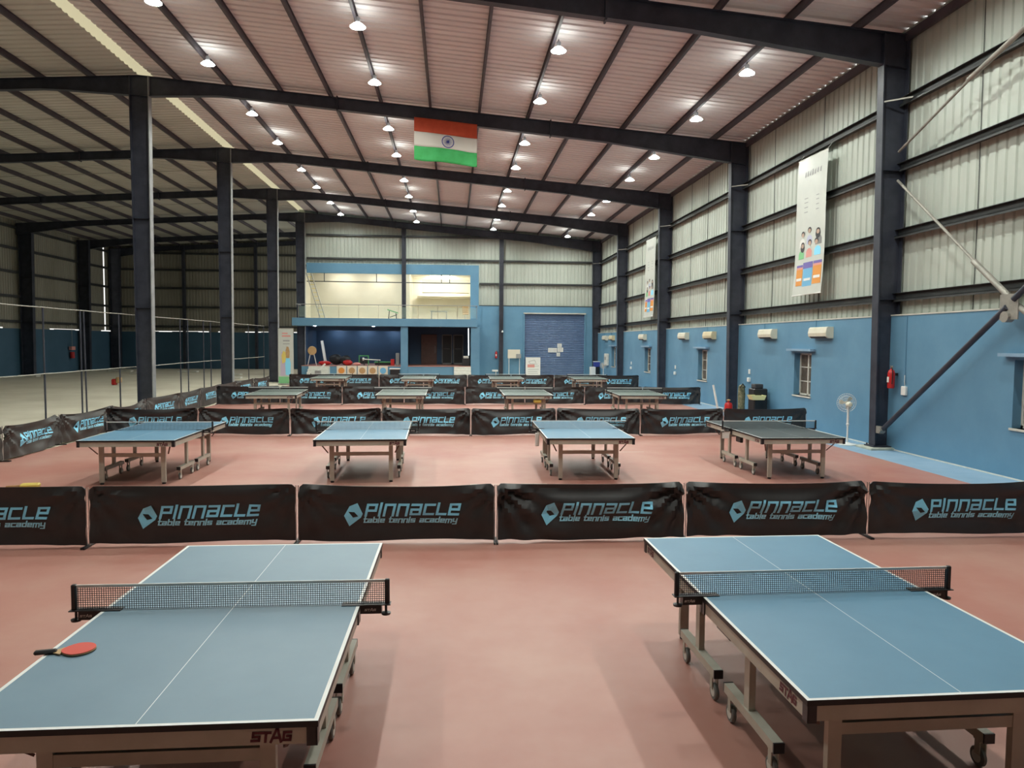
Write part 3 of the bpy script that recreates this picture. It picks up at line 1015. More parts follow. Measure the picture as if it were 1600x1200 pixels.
def make_table(topmat, label, group=None):
    root = thing('table_tennis_table', label, 'table', group=group)
    for s in (-1, 1):
        # top half: y from 0.004 to TL, mirrored by s
        def Y(v):
            return s * v
        t = MB()
        zt = TH
        y0, y1 = 0.003, TL
        e, c = 0.02, 0.0018
        xs = [-TW, -TW + e, -c, c, TW - e, TW]
        ysl = [y0, y1 - e, y1]
        for i in range(5):
            for j in range(2):
                white = i in (0, 2, 4) or j == 1
                t.face([(xs[i], Y(ysl[j]), zt), (xs[i + 1], Y(ysl[j]), zt), (xs[i + 1], Y(ysl[j + 1]), zt), (xs[i], Y(ysl[j + 1]), zt)],
                       'line_white' if white else topmat)
        zb = zt - 0.028
        for a, b2 in (((-TW, y0), (TW, y0)), ((TW, y0), (TW, y1)), ((TW, y1), (-TW, y1)), ((-TW, y1), (-TW, y0))):
            t.face([(a[0], Y(a[1]), zt), (b2[0], Y(b2[1]), zt), (b2[0], Y(b2[1]), zb), (a[0], Y(a[1]), zb)], 'black')
        t.face([(-TW, Y(y0), zb), (TW, Y(y0), zb), (TW, Y(y1), zb), (-TW, Y(y1), zb)], 'black')
        t.build('tabletop', topmat, root)
        ap = MB()
        q = 0.012
        za, zc = zb - 0.078, zb
        ap.box((-TW + q, Y(TL - q), za), (TW - q, Y(TL - q - 0.025), zc))
        ap.box((-TW + q, Y(0.02), za), (TW - q, Y(0.045), zc))
        for sx in (-1, 1):
            ap.box((sx * (TW - q), Y(0.02), za), (sx * (TW - q - 0.025), Y(TL - q), zc))
        apo = ap.build('apron', 'frame_cream', root)
        for sx in (-1, 1):
            cb = MB()
            cb.box((sx * (TW - 0.004), Y(TL - 0.004), za - 0.006), (sx * (TW - 0.05), Y(TL - 0.012), zc))
            cb.box((sx * (TW - 0.004), Y(TL - 0.004), za - 0.006), (sx * (TW - 0.012), Y(TL - 0.05), zc))
            cb.build('corner_bracket', 'black_plastic', root)
            MB().box((sx * (TW - 0.004), Y(0.006), za - 0.01), (sx * (TW - 0.014), Y(0.04), zc)).build('corner_bracket', 'black_plastic', root)
        # end legs and cross bar
        yl = 1.12
        for sx in (-1, 1):
            lg = MB().box((sx * 0.49 - 0.035, Y(yl) - 0.02, 0.03), (sx * 0.49 + 0.035, Y(yl) + 0.02, za + 0.02))
            l = lg.build('leg', 'frame_cream', root)
            MB().lathe([(0.0, 0.0), (0.03, 0.0), (0.03, 0.02), (0.012, 0.03)], 10, c=(sx * 0.49, Y(yl), 0.0)).build('levelling_foot', 'black', l)
        MB().box((-0.47, Y(yl) - 0.015, 0.455), (0.47, Y(yl) + 0.015, 0.515)).build('crossbar', 'frame_cream', root)
        MB().box((-0.6, Y(0.34) - 0.015, 0.60), (0.6, Y(0.34) + 0.015, 0.635)).build('crossbar', 'frame_cream', root)
        for sx in (-1, 1):
            # wheel rail
            a, b2 = (0.07, 0.76) if s > 0 else (0.10, 0.80)
            rl = MB().box((sx * 0.61 - 0.03, Y(a), 0.17), (sx * 0.61 + 0.03, Y(b2), 0.225))
            r_ = rl.build('wheel_rail', 'frame_cream', root)
            cp = MB()
            cp.box((sx * 0.61 - 0.031, Y(a) - 0.006, 0.169), (sx * 0.61 + 0.031, Y(a) + 0.006, 0.226))
            cp.box((sx * 0.61 - 0.031, Y(b2) - 0.006, 0.169), (sx * 0.61 + 0.031, Y(b2) + 0.006, 0.226))
            cp.build('end_cap', 'black_plastic', r_)
            MB().box((sx * 0.61 - 0.02, Y(0.42) - 0.035, 0.225), (sx * 0.61 + 0.02, Y(0.42) + 0.035, za + 0.03)).build('upright', 'frame_cream', root)
            for yy in (a + 0.07, b2 - 0.06):
                ws = MB()
                ws.box((sx * 0.61 - 0.022, Y(yy) - 0.02, 0.075), (sx * 0.61 - 0.016, Y(yy) + 0.02, 0.17))
                ws.box((sx * 0.61 + 0.016, Y(yy) - 0.02, 0.075), (sx * 0.61 + 0.022, Y(yy) + 0.02, 0.17))
                ws.box((sx * 0.61 - 0.022, Y(yy) - 0.03, 0.155), (sx * 0.61 + 0.022, Y(yy) + 0.03, 0.17))
                cs = ws.build('caster', 'frame_cream', root)
                MB().lathe([(0.02, -0.014), (0.05, -0.014), (0.056, -0.008), (0.056, 0.008), (0.05, 0.014), (0.02, 0.014)], 18,
                           c=(sx * 0.61, Y(yy - 0.012), 0.056), ax='x', mt='tyre').lathe([(0.006, -0.0155), (0.034, -0.0155), (0.036, 0.0), (0.034, 0.0155), (0.006, 0.0155)], 18,
                           c=(sx * 0.61, Y(yy - 0.012), 0.056), ax='x', mt='white_dirty').build('wheel', 'tyre', cs, True)
            # folding stay
            MB().bar((sx * 0.56, Y(1.1), 0.50), (sx * 0.66, Y(1.27), za + 0.03), 0.02, 0.012).build('stay', 'wood_dark', root)
    # latch box on the left side of the middle
    MB().box((-0.62, -0.12, 0.50), (-0.56, 0.10, 0.60), bev=0.01).build('latch_housing', 'black_plastic', root)
    zl = TH - 0.028 - 0.070
    # lettering on the aprons
    e = MB()
    for q in text_quads('STÂG', 0.17, 0.042, 0.3, 0.12, 0.3):
        e.face([(0.48 + x, -TL + 0.012 - 0.002, zl + 0.008 + z) for x, z in q])
    e.build('lettering', 'letters_red', root, fix=False)
    e = MB()
    for (yy, ln) in ((-1.08, .17), (1.28, .17)):
        for q in text_quads('STÂG', ln, 0.042, 0.3, 0.12, 0.3):
            e.face([(-TW + 0.012 - 0.002, yy - x, zl + 0.008 + z) for x, z in q])
    e.build('lettering', 'letters_red', root, fix=False)
    return root


def make_net(label, group=None):
    root = thing('table_net', label, 'net', group=group)
    W, H = 0.915, 0.1525
    n = MB()
    z0 = TH + 0.003
    t = 0.0013
    k = int(2 * W / 0.0135)
    for i in range(k + 1):
        x = -W + 0.01 + (2 * W - 0.02) * i / k
        n.box((x - t, -t, z0), (x + t, t, z0 + H - 0.01))
    for j in range(11):
        z = z0 + 0.004 + j * 0.0135
        n.box((-W, -t, z - t), (W, t, z + t))
    n.build('mesh', 'net_thread', root, fix=False)
    MB().box((-W, -0.004, z0 + H - 0.016), (W, 0.004, z0 + H)).build('tape', 'line_white', root)
    for sx in (-1, 1):
        p = MB()
        p.box((sx * (W - 0.002), -0.014, z0 - 0.01), (sx * (W + 0.028), 0.014, z0 + H + 0.004), bev=0.006)
        po = p.build('post', 'black_plastic', root)
        c = MB()
        c.box((sx * (TW - 0.11), -0.03, TH + 0.0005), (sx * (W + 0.035), 0.03, TH + 0.006))
        c.box((sx * (TW + 0.003), -0.028, TH - 0.05), (sx * (W - 0.02), 0.028, TH + 0.006))
        c.box((sx * (TW + 0.02), -0.028, TH - 0.05), (sx * (TW + 0.003), 0.028, TH - 0.04))
        c.tube((sx * (W + 0.005), 0, TH - 0.055), (sx * (W + 0.005), 0, TH), 0.008, 8)
        c.lathe([(0.0, -0.066), (0.028, -0.064), (0.030, -0.052), (0.012, -0.046)], 14, c=(sx * (W + 0.005), 0, TH))
        c.build('clamp', 'black_plastic', po)
        e = MB()
        for q in text_quads('STÂG', 0.07, 0.013, 0.22, 0.15, 0.5):
            xx = (TW + 0.03) if sx > 0 else -(W - 0.03)
            e.face([(xx + x, -0.0285, TH - 0.032 + z) for x, z in q])
        e.build('lettering', 'line_white', po, fix=False)
    return root


t_blue = make_table('table_blue', '')
t_gb = make_table('table_greyblue', '')
t_green = make_table('table_green', '')
t_slate = make_table('table_slate', '')
net0 = make_net('')
TABS = [
    (t_gb, -1.327, 4.425, -.0042, 'grey-blue table tennis table with a red racket on it', 'table that carries the racket'),
    (t_blue, 2.371, 4.451, .0087, 'bright blue table tennis table in the front row, beside the racket table', 'bright blue front-row table'),
    (t_blue, -5.256, 13.36, .005, 'blue table tennis table in the second row, beside the dark hall', 'second-row table beside the dark hall'),
    (t_blue, -1.555, 13.37, .0237, 'blue table tennis table in the second row, second from the dark hall', 'second-row table that is second from the dark hall'),
    (t_blue, 2.385, 13.41, -.016, 'blue table tennis table in the second row, next to the dark-topped one', 'second-row blue table next to the dark-topped one'),
    (t_slate, 6.096, 13.35, .003, 'dark slate-topped table tennis table in the second row near the standing fan', 'dark slate-topped table near the fan'),
    (t_green, -5.5, 23.3, .06, 'grey-green table tennis table in the third row, beside the dark hall', 'third-row table beside the dark hall'),
    (t_green, -1.58, 23.3, .01, 'grey-green table tennis table in the third row, second from the dark hall', 'third-row table that is second from the dark hall'),
    (t_green, 2.36, 23.3, -.01, 'grey-green table tennis table in the third row with a yellow pouch under it', 'third-row table with a yellow pouch'),
    (t_green, 6.0, 23.3, -.04, 'grey-green table tennis table in the third row, beside the window wall', 'third-row table beside the window wall'),
    (t_green, -5.45, 33.1, .03, 'pale green table tennis table in the last row, before the roll-up banner', 'last-row table beside the roll-up banner'),
    (t_green, -1.52, 33.1, .0, 'pale green table tennis table in the last row, second from the roll-up banner', 'last-row table second from the banner'),
    (t_green, 2.45, 33.1, -.02, 'pale green table tennis table in the last row, before the poster stand', 'last-row table before the poster stand'),
    (t_green, 6.25, 33.1, -.03, 'pale green table tennis table in the last row, beside the window wall', 'last-row table beside the window wall'),
]
used = set()
for i, (src, x, y, rz, lab, nl) in enumerate(TABS):
    if src.name in used:
        o = copy_tree(src)
    else:
        o = src
        used.add(src.name)
    o.location = (x, y, 0.006)
    o.rotation_euler = (0, 0, rz)
    tag(o, lab, 'table', 'table tennis tables')
    n = net0 if i == 0 else copy_tree(net0)
    n.location = (x, y, 0.006)
    n.rotation_euler = (0, 0, rz)
    tag(n, 'black net with white tape across the ' + nl, 'net', 'table nets')


# racket on the front left table
def racket():
    root = thing('table_tennis_racket', 'red-faced table tennis racket lying on the grey-blue table', 'racket', (-1.94, 3.84, TH + 0.0075), 0.20)
    n = 36

    def blade(h0, h1, r, mt, nm, lift=0.0):
        pts = []
        for k in range(n):
            a = 2 * pi * k / n
            rx, ry = 0.080 * r, 0.076 * r
            x = rx * cos(a)
            yy = ry * sin(a)
            if x < -0.02:
                yy *= 1 - 0.22 * ((-x - 0.02) / 0.06)
            pts.append((x, yy))
        b = MB()
        vs = [(p[0], p[1], h0) for p in pts] + [(p[0], p[1], h1) for p in pts]
        fs = [tuple(range(n - 1, -1, -1)), tuple(range(n, 2 * n))] + [(k, (k + 1) % n, n + (k + 1) % n, n + k) for k in range(n)]
        b.poly(vs, fs)
        return b.build(nm, mt, root)
    blade(0.000, 0.004, 1.0, 'black', 'back_rubber')
    blade(0.004, 0.0095, 1.01, 'wood', 'blade')
    blade(0.0095, 0.0135, 0.99, 'rubber_red', 'front_rubber')
    MB().poly([(-0.075, -0.045, .004), (-0.115, -0.014, .004), (-0.115, 0.014, .004), (-0.075, 0.045, .004),
               (-0.075, -0.045, .0095), (-0.115, -0.014, .0095), (-0.115, 0.014, .0095), (-0.075, 0.045, .0095)],
              [(3, 2, 1, 0), (4, 5, 6, 7), (0, 1, 5, 4), (1, 2, 6, 5), (2, 3, 7, 6), (3, 0, 4, 7)]).build('neck', 'wood', root)
    MB().box((-0.205, -0.015, 0.0), (-0.10, 0.015, 0.022), bev=0.007).build('handle', 'black', root)


racket()

# ------------------------------------------------------------------ upstairs room, balcony and lower rooms
XB0, XB1 = -9.7, 1.77
st = MB()
st.box((XB0, Y_END, 6.92), (XB1, Y_END + 0.2, 7.58)).box((1.2, Y_END, 3.87), (XB1, Y_END + 0.2, 6.92))
struct('trim_3', st, 'blue_wall', label='blue fascia and jamb framing the upstairs room opening')
struct('trim_4', MB().box((-10.25, 47.2, 3.37), (1.60, 49.2, 3.87)), 'blue_wall', label='blue edge of the balcony slab')
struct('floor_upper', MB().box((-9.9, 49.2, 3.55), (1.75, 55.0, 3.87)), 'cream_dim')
struct('ceiling_upper', MB().box((-9.9, 49.4, 7.2), (1.75, 55.0, 7.35)), 'white')
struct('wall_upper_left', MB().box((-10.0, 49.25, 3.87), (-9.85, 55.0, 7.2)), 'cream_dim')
struct('wall_upper_right', MB().box((1.6, 49.4, 3.87), (1.75, 55.0, 7.2)), 'cream')
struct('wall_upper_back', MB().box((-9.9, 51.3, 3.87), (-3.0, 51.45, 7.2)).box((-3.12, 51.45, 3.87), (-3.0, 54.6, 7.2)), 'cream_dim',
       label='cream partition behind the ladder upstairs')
struct('wall_upper_room', MB().box((-3.0, 54.6, 3.87), (1.6, 54.75, 7.2)), 'cream')
so = MB().box((-2.2, 52.6, 5.95), (1.2, 53.6, 6.9)).box((-2.6, 53.8, 5.6), (1.4, 54.6, 5.75))
struct('room_soffit', so, 'cream_dim')
gm = MB()
gm.box((XB0, Y_END + 0.06, 6.33), (1.2, Y_END + 0.1, 6.39))
for x in (-8.55, -5.1, -0.75, -0.2):
    gm.box((x - 0.025, Y_END + 0.06, 6.35), (x + 0.025, Y_END + 0.1, 6.95))
struct('trim_5', gm, 'girt', label='thin dark glazing bars across the top of the upstairs opening')
for i, (x, y, wx) in enumerate(((-7.6, 50.2, 1.2), (-5.0, 50.2, 1.2), (-1.9, 51.0, 1.0), (0.2, 51.0, 1.0), (-0.8, 54.0, 1.8))):
    o = MB().box((x - wx / 2, y - 0.3, 7.14), (x + wx / 2, y + 0.3, 7.2)).build('ceiling_panel_light', 'room_panel' if i < 2 else 'room_panel_bright')
    tag(o, ['square ceiling light above the ladder upstairs', 'square ceiling light above the gym bench upstairs',
            'ceiling light above the desk upstairs', 'ceiling light above the tan chair upstairs',
            'rear ceiling light of the bright upstairs room'][i], 'ceiling light', 'upstairs ceiling lights')

# glass railing
gr = thing('glass_railing', 'glass balcony railing with thin steel handrail above the blue slab', 'railing', (-10.0, 47.25, 3.87))
MB().tube((0, 0, 0.87), (11.6, 0, 0.87), 0.022, 8).tube((11.6, 0, 0.87), (11.6, 1.9, 0.87), 0.022, 8).tube((0, 0, 0.87), (0, 1.5, 0.87), 0.022, 8).build('handrail', 'grey', gr, True)
for k in range(10):
    x = 0.15 + k * 1.27
    if x > 11.6:
        break
    MB().box((x - 0.012, -0.012, 0), (x + 0.012, 0.012, 0.86)).build('baluster', 'galv', gr)
for k in range(9):
    x = 0.15 + k * 1.27
    MB().box((x + 0.04, -0.005, 0.05), (min(x + 1.23, 11.58), 0.005, 0.74)).build('pane', 'glass', gr)

# upstairs furniture
t = thing('gym_bench', 'dark folded gym bench upstairs behind the glass railing', 'bench', (-3.95, 48.4, 3.87))
MB().bar((-0.35, 0, 0.62), (0.35, 0, 0.40), 0.3, 0.07).build('pad', 'green', t)
MB().bar((-0.28, 0, 0), (-0.22, 0, 0.6), 0.06, 0.06).build('leg', 'black', t)
MB().bar((0.25, 0, 0), (0.2, 0, 0.4), 0.06, 0.06).build('leg', 'black', t)
MB().bar((-0.2, 0, 0.12), (0.3, 0, 0.3), 0.05, 0.05).build('strut', 'black', t)
t = thing('desk', 'low grey desk in the bright upstairs room', 'desk', (-0.85, 51.0, 3.87))
MB().box((-0.7, -0.3, 0.62), (0.5, 0.3, 0.68)).build('desk_top', 'grey', t)
for sx in (-0.62, 0.42):
    for sy_ in (-0.25, 0.25):
        MB().box((sx - 0.03, sy_ - 0.03, 0), (sx + 0.03, sy_ + 0.03, 0.62)).build('leg', 'grey', t)
t = thing('office_chair', 'tan chair beside the desk in the bright upstairs room', 'chair', (0.9, 50.6, 3.87))
MB().box((-0.22, -0.2, 0.42), (0.22, 0.22, 0.5), bev=0.03).build('seat', 'wood', t)
MB().box((-0.22, 0.18, 0.5), (0.22, 0.26, 1.05), bev=0.03).build('backrest', 'wood', t)
MB().tube((0, 0, 0.05), (0, 0, 0.42), 0.03, 8).build('pole', 'chrome', t)
bs = MB()
for k in range(5):
    a = 2 * pi * k / 5
    bs.bar((0, 0, 0.06), (0.27 * cos(a), 0.27 * sin(a), 0.03), 0.04, 0.04)
bs.build('base', 'black', t)
t = thing('leaning_ladder', 'cream ladder leaning behind the glass railing upstairs', 'ladder', (-9.0, 48.6, 3.87))
for sx in (-0.16, 0.16):
    MB().bar((sx + 0.45, 0, 0.0), (sx - 0.5, 0.35, 3.0), 0.045, 0.06).build('rail', 'rope', t)
for k in range(11):
    f = (k + 0.6) / 11.5
    cx, cy, cz = 0.45 - 0.95 * f, 0.35 * f, 3.0 * f
    MB().bar((cx - 0.16, cy, cz), (cx + 0.16, cy, cz), 0.03, 0.03).build('rung', 'yellow', t)

# lower rooms
lw = MB()
lw.box((-9.75, 52.6, 0.8), (-3.1, 52.8, 3.4)).box((-9.95, 49.3, 0), (-9.7, 52.8, 3.4)).box((-3.2, 48.0, 0.8), (-3.05, 52.8, 3.4))
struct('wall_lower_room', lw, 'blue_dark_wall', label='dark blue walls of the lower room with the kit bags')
lr = MB().box((-3.1, 51.2, 0.8), (1.3, 51.4, 3.4)).box((1.2, 48.0, 0.8), (1.32, 51.4, 3.4))
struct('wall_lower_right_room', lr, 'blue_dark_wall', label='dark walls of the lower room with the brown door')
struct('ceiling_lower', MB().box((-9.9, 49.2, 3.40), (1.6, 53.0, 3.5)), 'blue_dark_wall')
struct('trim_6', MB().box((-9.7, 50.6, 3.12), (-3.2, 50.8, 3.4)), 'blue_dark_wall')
pf = MB().box((-9.7, 47.35, 0), (1.3, 52.6, 0.76))
struct('platform', pf, 'blue_wall', label='blue raised platform under the balcony')
struct('platform_floor', MB().box((-9.72, 47.33, 0.76), (1.32, 52.6, 0.80)), 'red_floor', label='reddish top of the raised platform')
struct('pillar', MB().box((-3.36, 47.3, 0), (-2.90, 47.75, 3.37)), 'blue_wall', label='blue pillar between the two lower rooms')
struct('pillar', MB().box((1.2, 47.3, 0), (1.77, 49.2, 3.37)), 'blue_wall', label='blue pillar beside the tube light')
for i, (x0, x1) in enumerate(((-9.2, -7.9), (0.1, 1.2))):
    sm = MB()
    for k in range(4):
        sm.box((x0, 47.33 - 0.3 * (k + 1) + 0.0, 0), (x1, 47.33 - 0.3 * k, 0.76 - 0.17 * (k)))
    struct('steps', sm, 'white_dirty', label='pale steps up to the platform, %s' % ('below the small fan' if i == 0 else 'below the tube light'))
d2 = MB().box((-2.2, 51.1, 0.8), (-1.1, 51.18, 2.9))
dd = struct('door_2', d2, 'wood_dark', label='dark brown wooden door in the lower room')
MB().tube((-1.22, 51.05, 1.6), (-1.22, 51.05, 2.1), 0.015, 8).build('handle', 'chrome', dd)
for i, x in enumerate((-0.75, 0.05)):
    dg_ = MB().box((x, 51.1, 0.8), (x + 0.06, 51.18, 2.9)).box((x + 0.66, 51.1, 0.8), (x + 0.72, 51.18, 2.9)).box((x, 51.1, 2.84), (x + 0.72, 51.18, 2.9)).box((x, 51.1, 0.8), (x + 0.72, 51.18, 0.9))
    dd = struct('door_%d' % (3 + i), dg_, 'grey')
    MB().box((x + 0.06, 51.13, 0.9), (x + 0.66, 51.14, 2.84)).build('pane', 'black', dd)
    MB().tube((x + 0.36 - 0.25, 51.06, 1.9), (x + 0.36 + 0.2, 51.06, 1.9), 0.012, 6).build('handle', 'chrome', dd)
for i, (x, y, z) in enumerate(((-9.0, 48.2, 3.37), (-5.2, 48.2, 3.37), (-8.15, 51.9, 3.40), (-4.2, 51.9, 3.40), (-6.2, 51.9, 3.40), (-0.8, 48.2, 3.37))):
    o = MB().lathe([(0.0, -0.012), (0.06, -0.012), (0.075, 0.0)], 14, c=(x, y, z)).build('downlight', 'downlight' if i < 5 else 'white')
    tag(o, ['small round downlight under the balcony, above the small fan', 'small round downlight under the middle of the balcony',
            'small round downlight deep in the lower room above the kit bags', 'small round downlight deep in the lower room near the pillar',
            'small round downlight deep in the middle of the lower room', 'unlit round downlight before the brown door'][i], 'light', 'downlights of the lower rooms')
t = thing('tube_light', 'glowing white tube light standing upright above the dark stand', 'light', (1.08, 48.3, 1.45))
MB().tube((0, 0, 0.05), (-0.02, 0, 1.85), 0.035, 10).build('tube', 'tube_on', t, True)
MB().tube((0, 0, 0.0), (0, 0, 0.05), 0.04, 10).build('cap', 'grey', t)
t = thing('small_stand', 'small dark stand with a pale box on top under the tube light', 'stand', (0.92, 47.85, 0.8))
MB().box((-0.28, -0.2, 0), (0.25, 0.14, 0.5), bev=0.02).build('body', 'black', t)
MB().box((-0.2, -0.15, 0.5), (0.15, 0.15, 0.66), bev=0.02).build('box_top', 'white_dirty', t)

# clutter on the platform
t = thing('pedestal_fan', 'small orange fan on legs beside the leaning tube on the platform', 'fan', (-9.15, 48.0, 0.8))
MB().lathe([(0.27, -0.03), (0.29, 0.0), (0.27, 0.03), (0.25, 0.0), (0.27, -0.03)], 20, c=(0, 0, 0.95), ax='y').build('guard', 'wood', t, True)
bl = MB()
for k in range(4):
    a = k * pi / 2 + 0.3
    bl.poly([(0, 0, 0.95), (0.24 * cos(a), 0.02, 0.95 + 0.24 * sin(a)), (0.24 * cos(a + 0.8), -0.02, 0.95 + 0.24 * sin(a + 0.8))], [(0, 1, 2)])
bl.build('blade', 'print_orange', t, fix=False)
for sx in (-0.28, 0.28):
    MB().bar((sx, 0, 0), (sx * 0.4, 0, 0.75), 0.04, 0.04).build('leg', 'white', t)
t = MB().bar((-8.42, 48.9, 0.8), (-8.72, 49.2, 2.4), 0.16, 0.16).build('leaning_tube', 'white')
tag(t, 'white cardboard tube leaning among bags on the platform', 'tube')
rnd = random.Random(4)


def blob(name, loc, r, mt, lab, cat, sq=(1, 1, 0.6)):
    b = MB()
    n, k = 12, 7
    vs = []
    for j in range(k + 1):
        ph = -pi / 2 + pi * j / k
        for i in range(n):
            a = 2 * pi * i / n
            rr = r * (1 + 0.13 * sin(3 * a + j) + 0.08 * sin(5 * a + 2 * j))
            vs.append((rr * cos(ph) * cos(a) * sq[0], rr * cos(ph) * sin(a) * sq[1], r * sq[2] * (1 + sin(ph))))
    fs = [(j * n + i, j * n + (i + 1) % n, (j + 1) * n + (i + 1) % n, (j + 1) * n + i) for j in range(k) for i in range(n)]
    b.poly(vs, fs)
    o = b.build(name, mt, None, True, loc=loc)
    return tag(o, lab, cat)


blob('kit_bag', (-7.75, 48.9, 0.8), 0.40, 'black', 'large black kit bag piled behind the red bags', 'bag', (1.1, .7, .9))
blob('kit_bag', (-7.05, 48.5, 0.8), 0.36, 'black', 'dark kit bag between the red bags on the platform', 'bag', (1, .7, .9))
blob('sports_bag', (-8.35, 48.1, 0.8), 0.24, 'fire_red', 'dark red bag lying at the foot of the leaning tube', 'bag', (1.7, .8, .6))
blob('sports_bag', (-6.85, 48.0, 0.8), 0.24, 'fire_red', 'bright red bag above the blue step panel', 'bag', (1.3, .8, .75))
blob('sports_bag', (-6.22, 47.75, 0.8), 0.17, 'print_pink', 'pinkish red bag beside the bright red bag', 'bag', (1.5, .8, .6))
t = thing('hurdle', 'dark green metal hurdle standing on the platform', 'frame', (-5.85, 48.3, 0.8))
for sx in (-0.3, 0.3):
    MB().box((sx - 0.03, -0.03, 0), (sx + 0.03, 0.03, 0.62)).build('upright', 'green', t)
MB().box((-0.33, -0.03, 0.60), (0.33, 0.03, 0.66)).build('top_bar', 'green', t)
MB().box((-0.3, -0.02, 0.1), (0.3, 0.02, 0.45)).build('panel', 'black', t)
o = MB().box((-5.2, 48.5, 0.98), (-4.0, 49.1, 1.03), bev=0.01).build('exercise_mat', 'green')
tag(MB().box((-5.15, 48.55, 0.8), (-4.05, 49.05, 0.98), bev=0.02).build('storage_box', 'black'), 'low black box under the green mat on the platform', 'box')
tag(o, 'green mat lying on a low black box on the platform', 'mat')
t = thing('barbell', 'white-handled bar lying across the middle of the platform', 'bar', (-5.4, 47.65, 0.8))
MB().tube((-0.4, 0, 0.42), (0.7, 0, 0.36), 0.03, 8).build('bar', 'white', t)
MB().lathe([(0.10, -0.05), (0.1, 0.05)], 12, c=(-0.4, 0, 0.42), ax='x').build('end_weight', 'white', t)
MB().bar((-0.35, 0, 0), (-0.35, 0, 0.4), 0.06, 0.06).bar((0.6, 0, 0), (0.6, 0, 0.36), 0.06, 0.06).build('rest', 'black', t)
for i, x in enumerate((-3.95, -3.62)):
    o = MB().box((x - 0.12, 48.0, 0.8), (x + 0.12, 48.3, 1.22 + 0.4 * i), bev=0.02).build('equipment_case', ['fire_red', 'grey'][i])
    tag(o, ['short red case beside the green mat', 'tall grey case beside the blue pillar'][i], 'case')

# cream picture panels in front of the platform: an emblem on each
for k in range(5):
    x = -7.1 + 0.66 * k
    t = thing('picture_board', ['cream board with an orange round emblem before the platform',
                                'cream board with a brown emblem beside the orange one',
                                'cream board with a brown emblem in the middle of five',
                                'cream board with a brown emblem beside the blue one',
                                'cream board with a blue emblem before the platform'][k], 'board',
              (x, 46.9, 0.0), 0, 'cream boards before the platform')
    MB().box((-0.30, -0.03, 0.0), (0.30, 0.03, 0.80), bev=0.01).build('panel', 'cream', t)
    em = MB().lathe([(0.0, -0.045), (0.2, -0.045), (0.2, -0.03)], 16, c=(0, 0, 0.50), ax='y')
    em.build('emblem', 'print_cyan' if k == 4 else ('print_orange' if k == 0 else 'wood'), t)
    MB().box((-0.2, -0.04, 0.08), (0.2, -0.03, 0.16)).build('caption_strip', 'white', t)
t = thing('storage_trolley', 'dark trolley with pale rails at the foot of the blue pillar', 'trolley', (-3.7, 46.9, 0))
MB().box((-0.3, -0.2, 0.1), (0.3, 0.2, 0.6), bev=0.03).build('body', 'black', t)
MB().box((-0.34, -0.24, 0.6), (0.34, 0.24, 0.66)).build('rim', 'white', t)
MB().box((-0.34, -0.24, 0.0), (0.34, 0.24, 0.1)).build('base', 'white', t)

# ------------------------------------------------------------------ things by the end wall
yw = Y_END


def extinguisher(loc, label, ang=0.0):
    t = thing('fire_extinguisher', label, 'fire extinguisher', loc, ang)
    MB().lathe([(0.0, 0.0), (0.07, 0.0), (0.08, 0.03), (0.08, 0.36), (0.06, 0.42), (0.025, 0.45), (0.02, 0.48)], 18).build('cylinder', 'fire_red', t, True)
    MB().box((-0.03, -0.015, 0.47), (0.05, 0.015, 0.53), bev=0.005).tube((-0.06, 0, 0.53), (0.05, 0, 0.5), 0.008, 6).build('valve', 'galv', t)
    MB().path([(0.03, -0.02, 0.5), (0.09, -0.03, 0.44), (0.10, -0.03, 0.3), (0.085, -0.03, 0.1)], 0.011, 6).build('hose', 'black', t)
    MB().box((-0.035, -0.083, 0.14), (0.035, -0.078, 0.27)).build('label_plate', 'white', t)
    MB().box((-0.03, 0.07, 0.3), (0.03, 0.15, 0.36)).build('wall_bracket', 'black', t)
    return t


extinguisher((2.97, yw - 0.15, 1.30), 'red fire extinguisher hung on the blue end wall', 0)
o = extinguisher((XM_R - 0.15, 15.42, 1.42), 'red fire extinguisher on the blue window wall beside the big column', radians(-90))
o.scale = (0.95, 0.95, 0.95)
t = thing('notice_board', 'pale notice board on two thin legs beside the shutter', 'board', (4.18, yw - 0.3, 0))
MB().box((-0.42, -0.02, 1.3), (0.42, 0.02, 1.9)).build('panel', 'cream', t)
for sx in (-0.34, 0.38):
    MB().tube((sx, 0, 0), (sx, 0, 1.3), 0.02, 8).build('leg', 'white', t)
MB().box((0.15, -0.1, 1.3), (0.48, -0.02, 1.6), bev=0.02).build('small_box', 'print_grey', t)
t = thing('poster_stand', 'white poster stand with orange sketch before the shutter', 'poster', (5.45, yw - 0.7, 0))
MB().box((-0.5, -0.02, 0.02), (0.5, 0.02, 1.38)).build('sheet', 'white', t)
MB().box((-0.38, -0.026, 0.70), (0.1, -0.02, 0.9)).build('orange_print', 'print_pink', t)
pm = MB()
for a, b_ in (((-.3, 1.1), (.1, 1.2)), ((.1, 1.2), (.2, 1.0)), ((-.3, 1.1), (-.2, .95)), ((-.2, .95), (.3, .92)), ((.1, .78), (.4, .8)), ((-.35, .55), (.4, .57)), ((-.35, .42), (.3, .42)), ((-.35, .3), (.35, .3))):
    pm.bar((a[0], -0.023, a[1]), (b_[0], -0.023, b_[1]), 0.004, 0.022, up=(0, 1, 0)) if False else pm.bar((a[0], -0.023, a[1]), (b_[0], -0.023, b_[1]), 0.006, 0.022)
pm.build('sketch_lines', 'print_grey', t)
MB().bar((-0.2, 0.0, 0), (-0.2, 0.3, 0.0), 0.03, 0.03).bar((0.2, 0.0, 0.01), (0.2, 0.3, 0.01), 0.03, 0.03).build('foot', 'grey', t)
i = 0
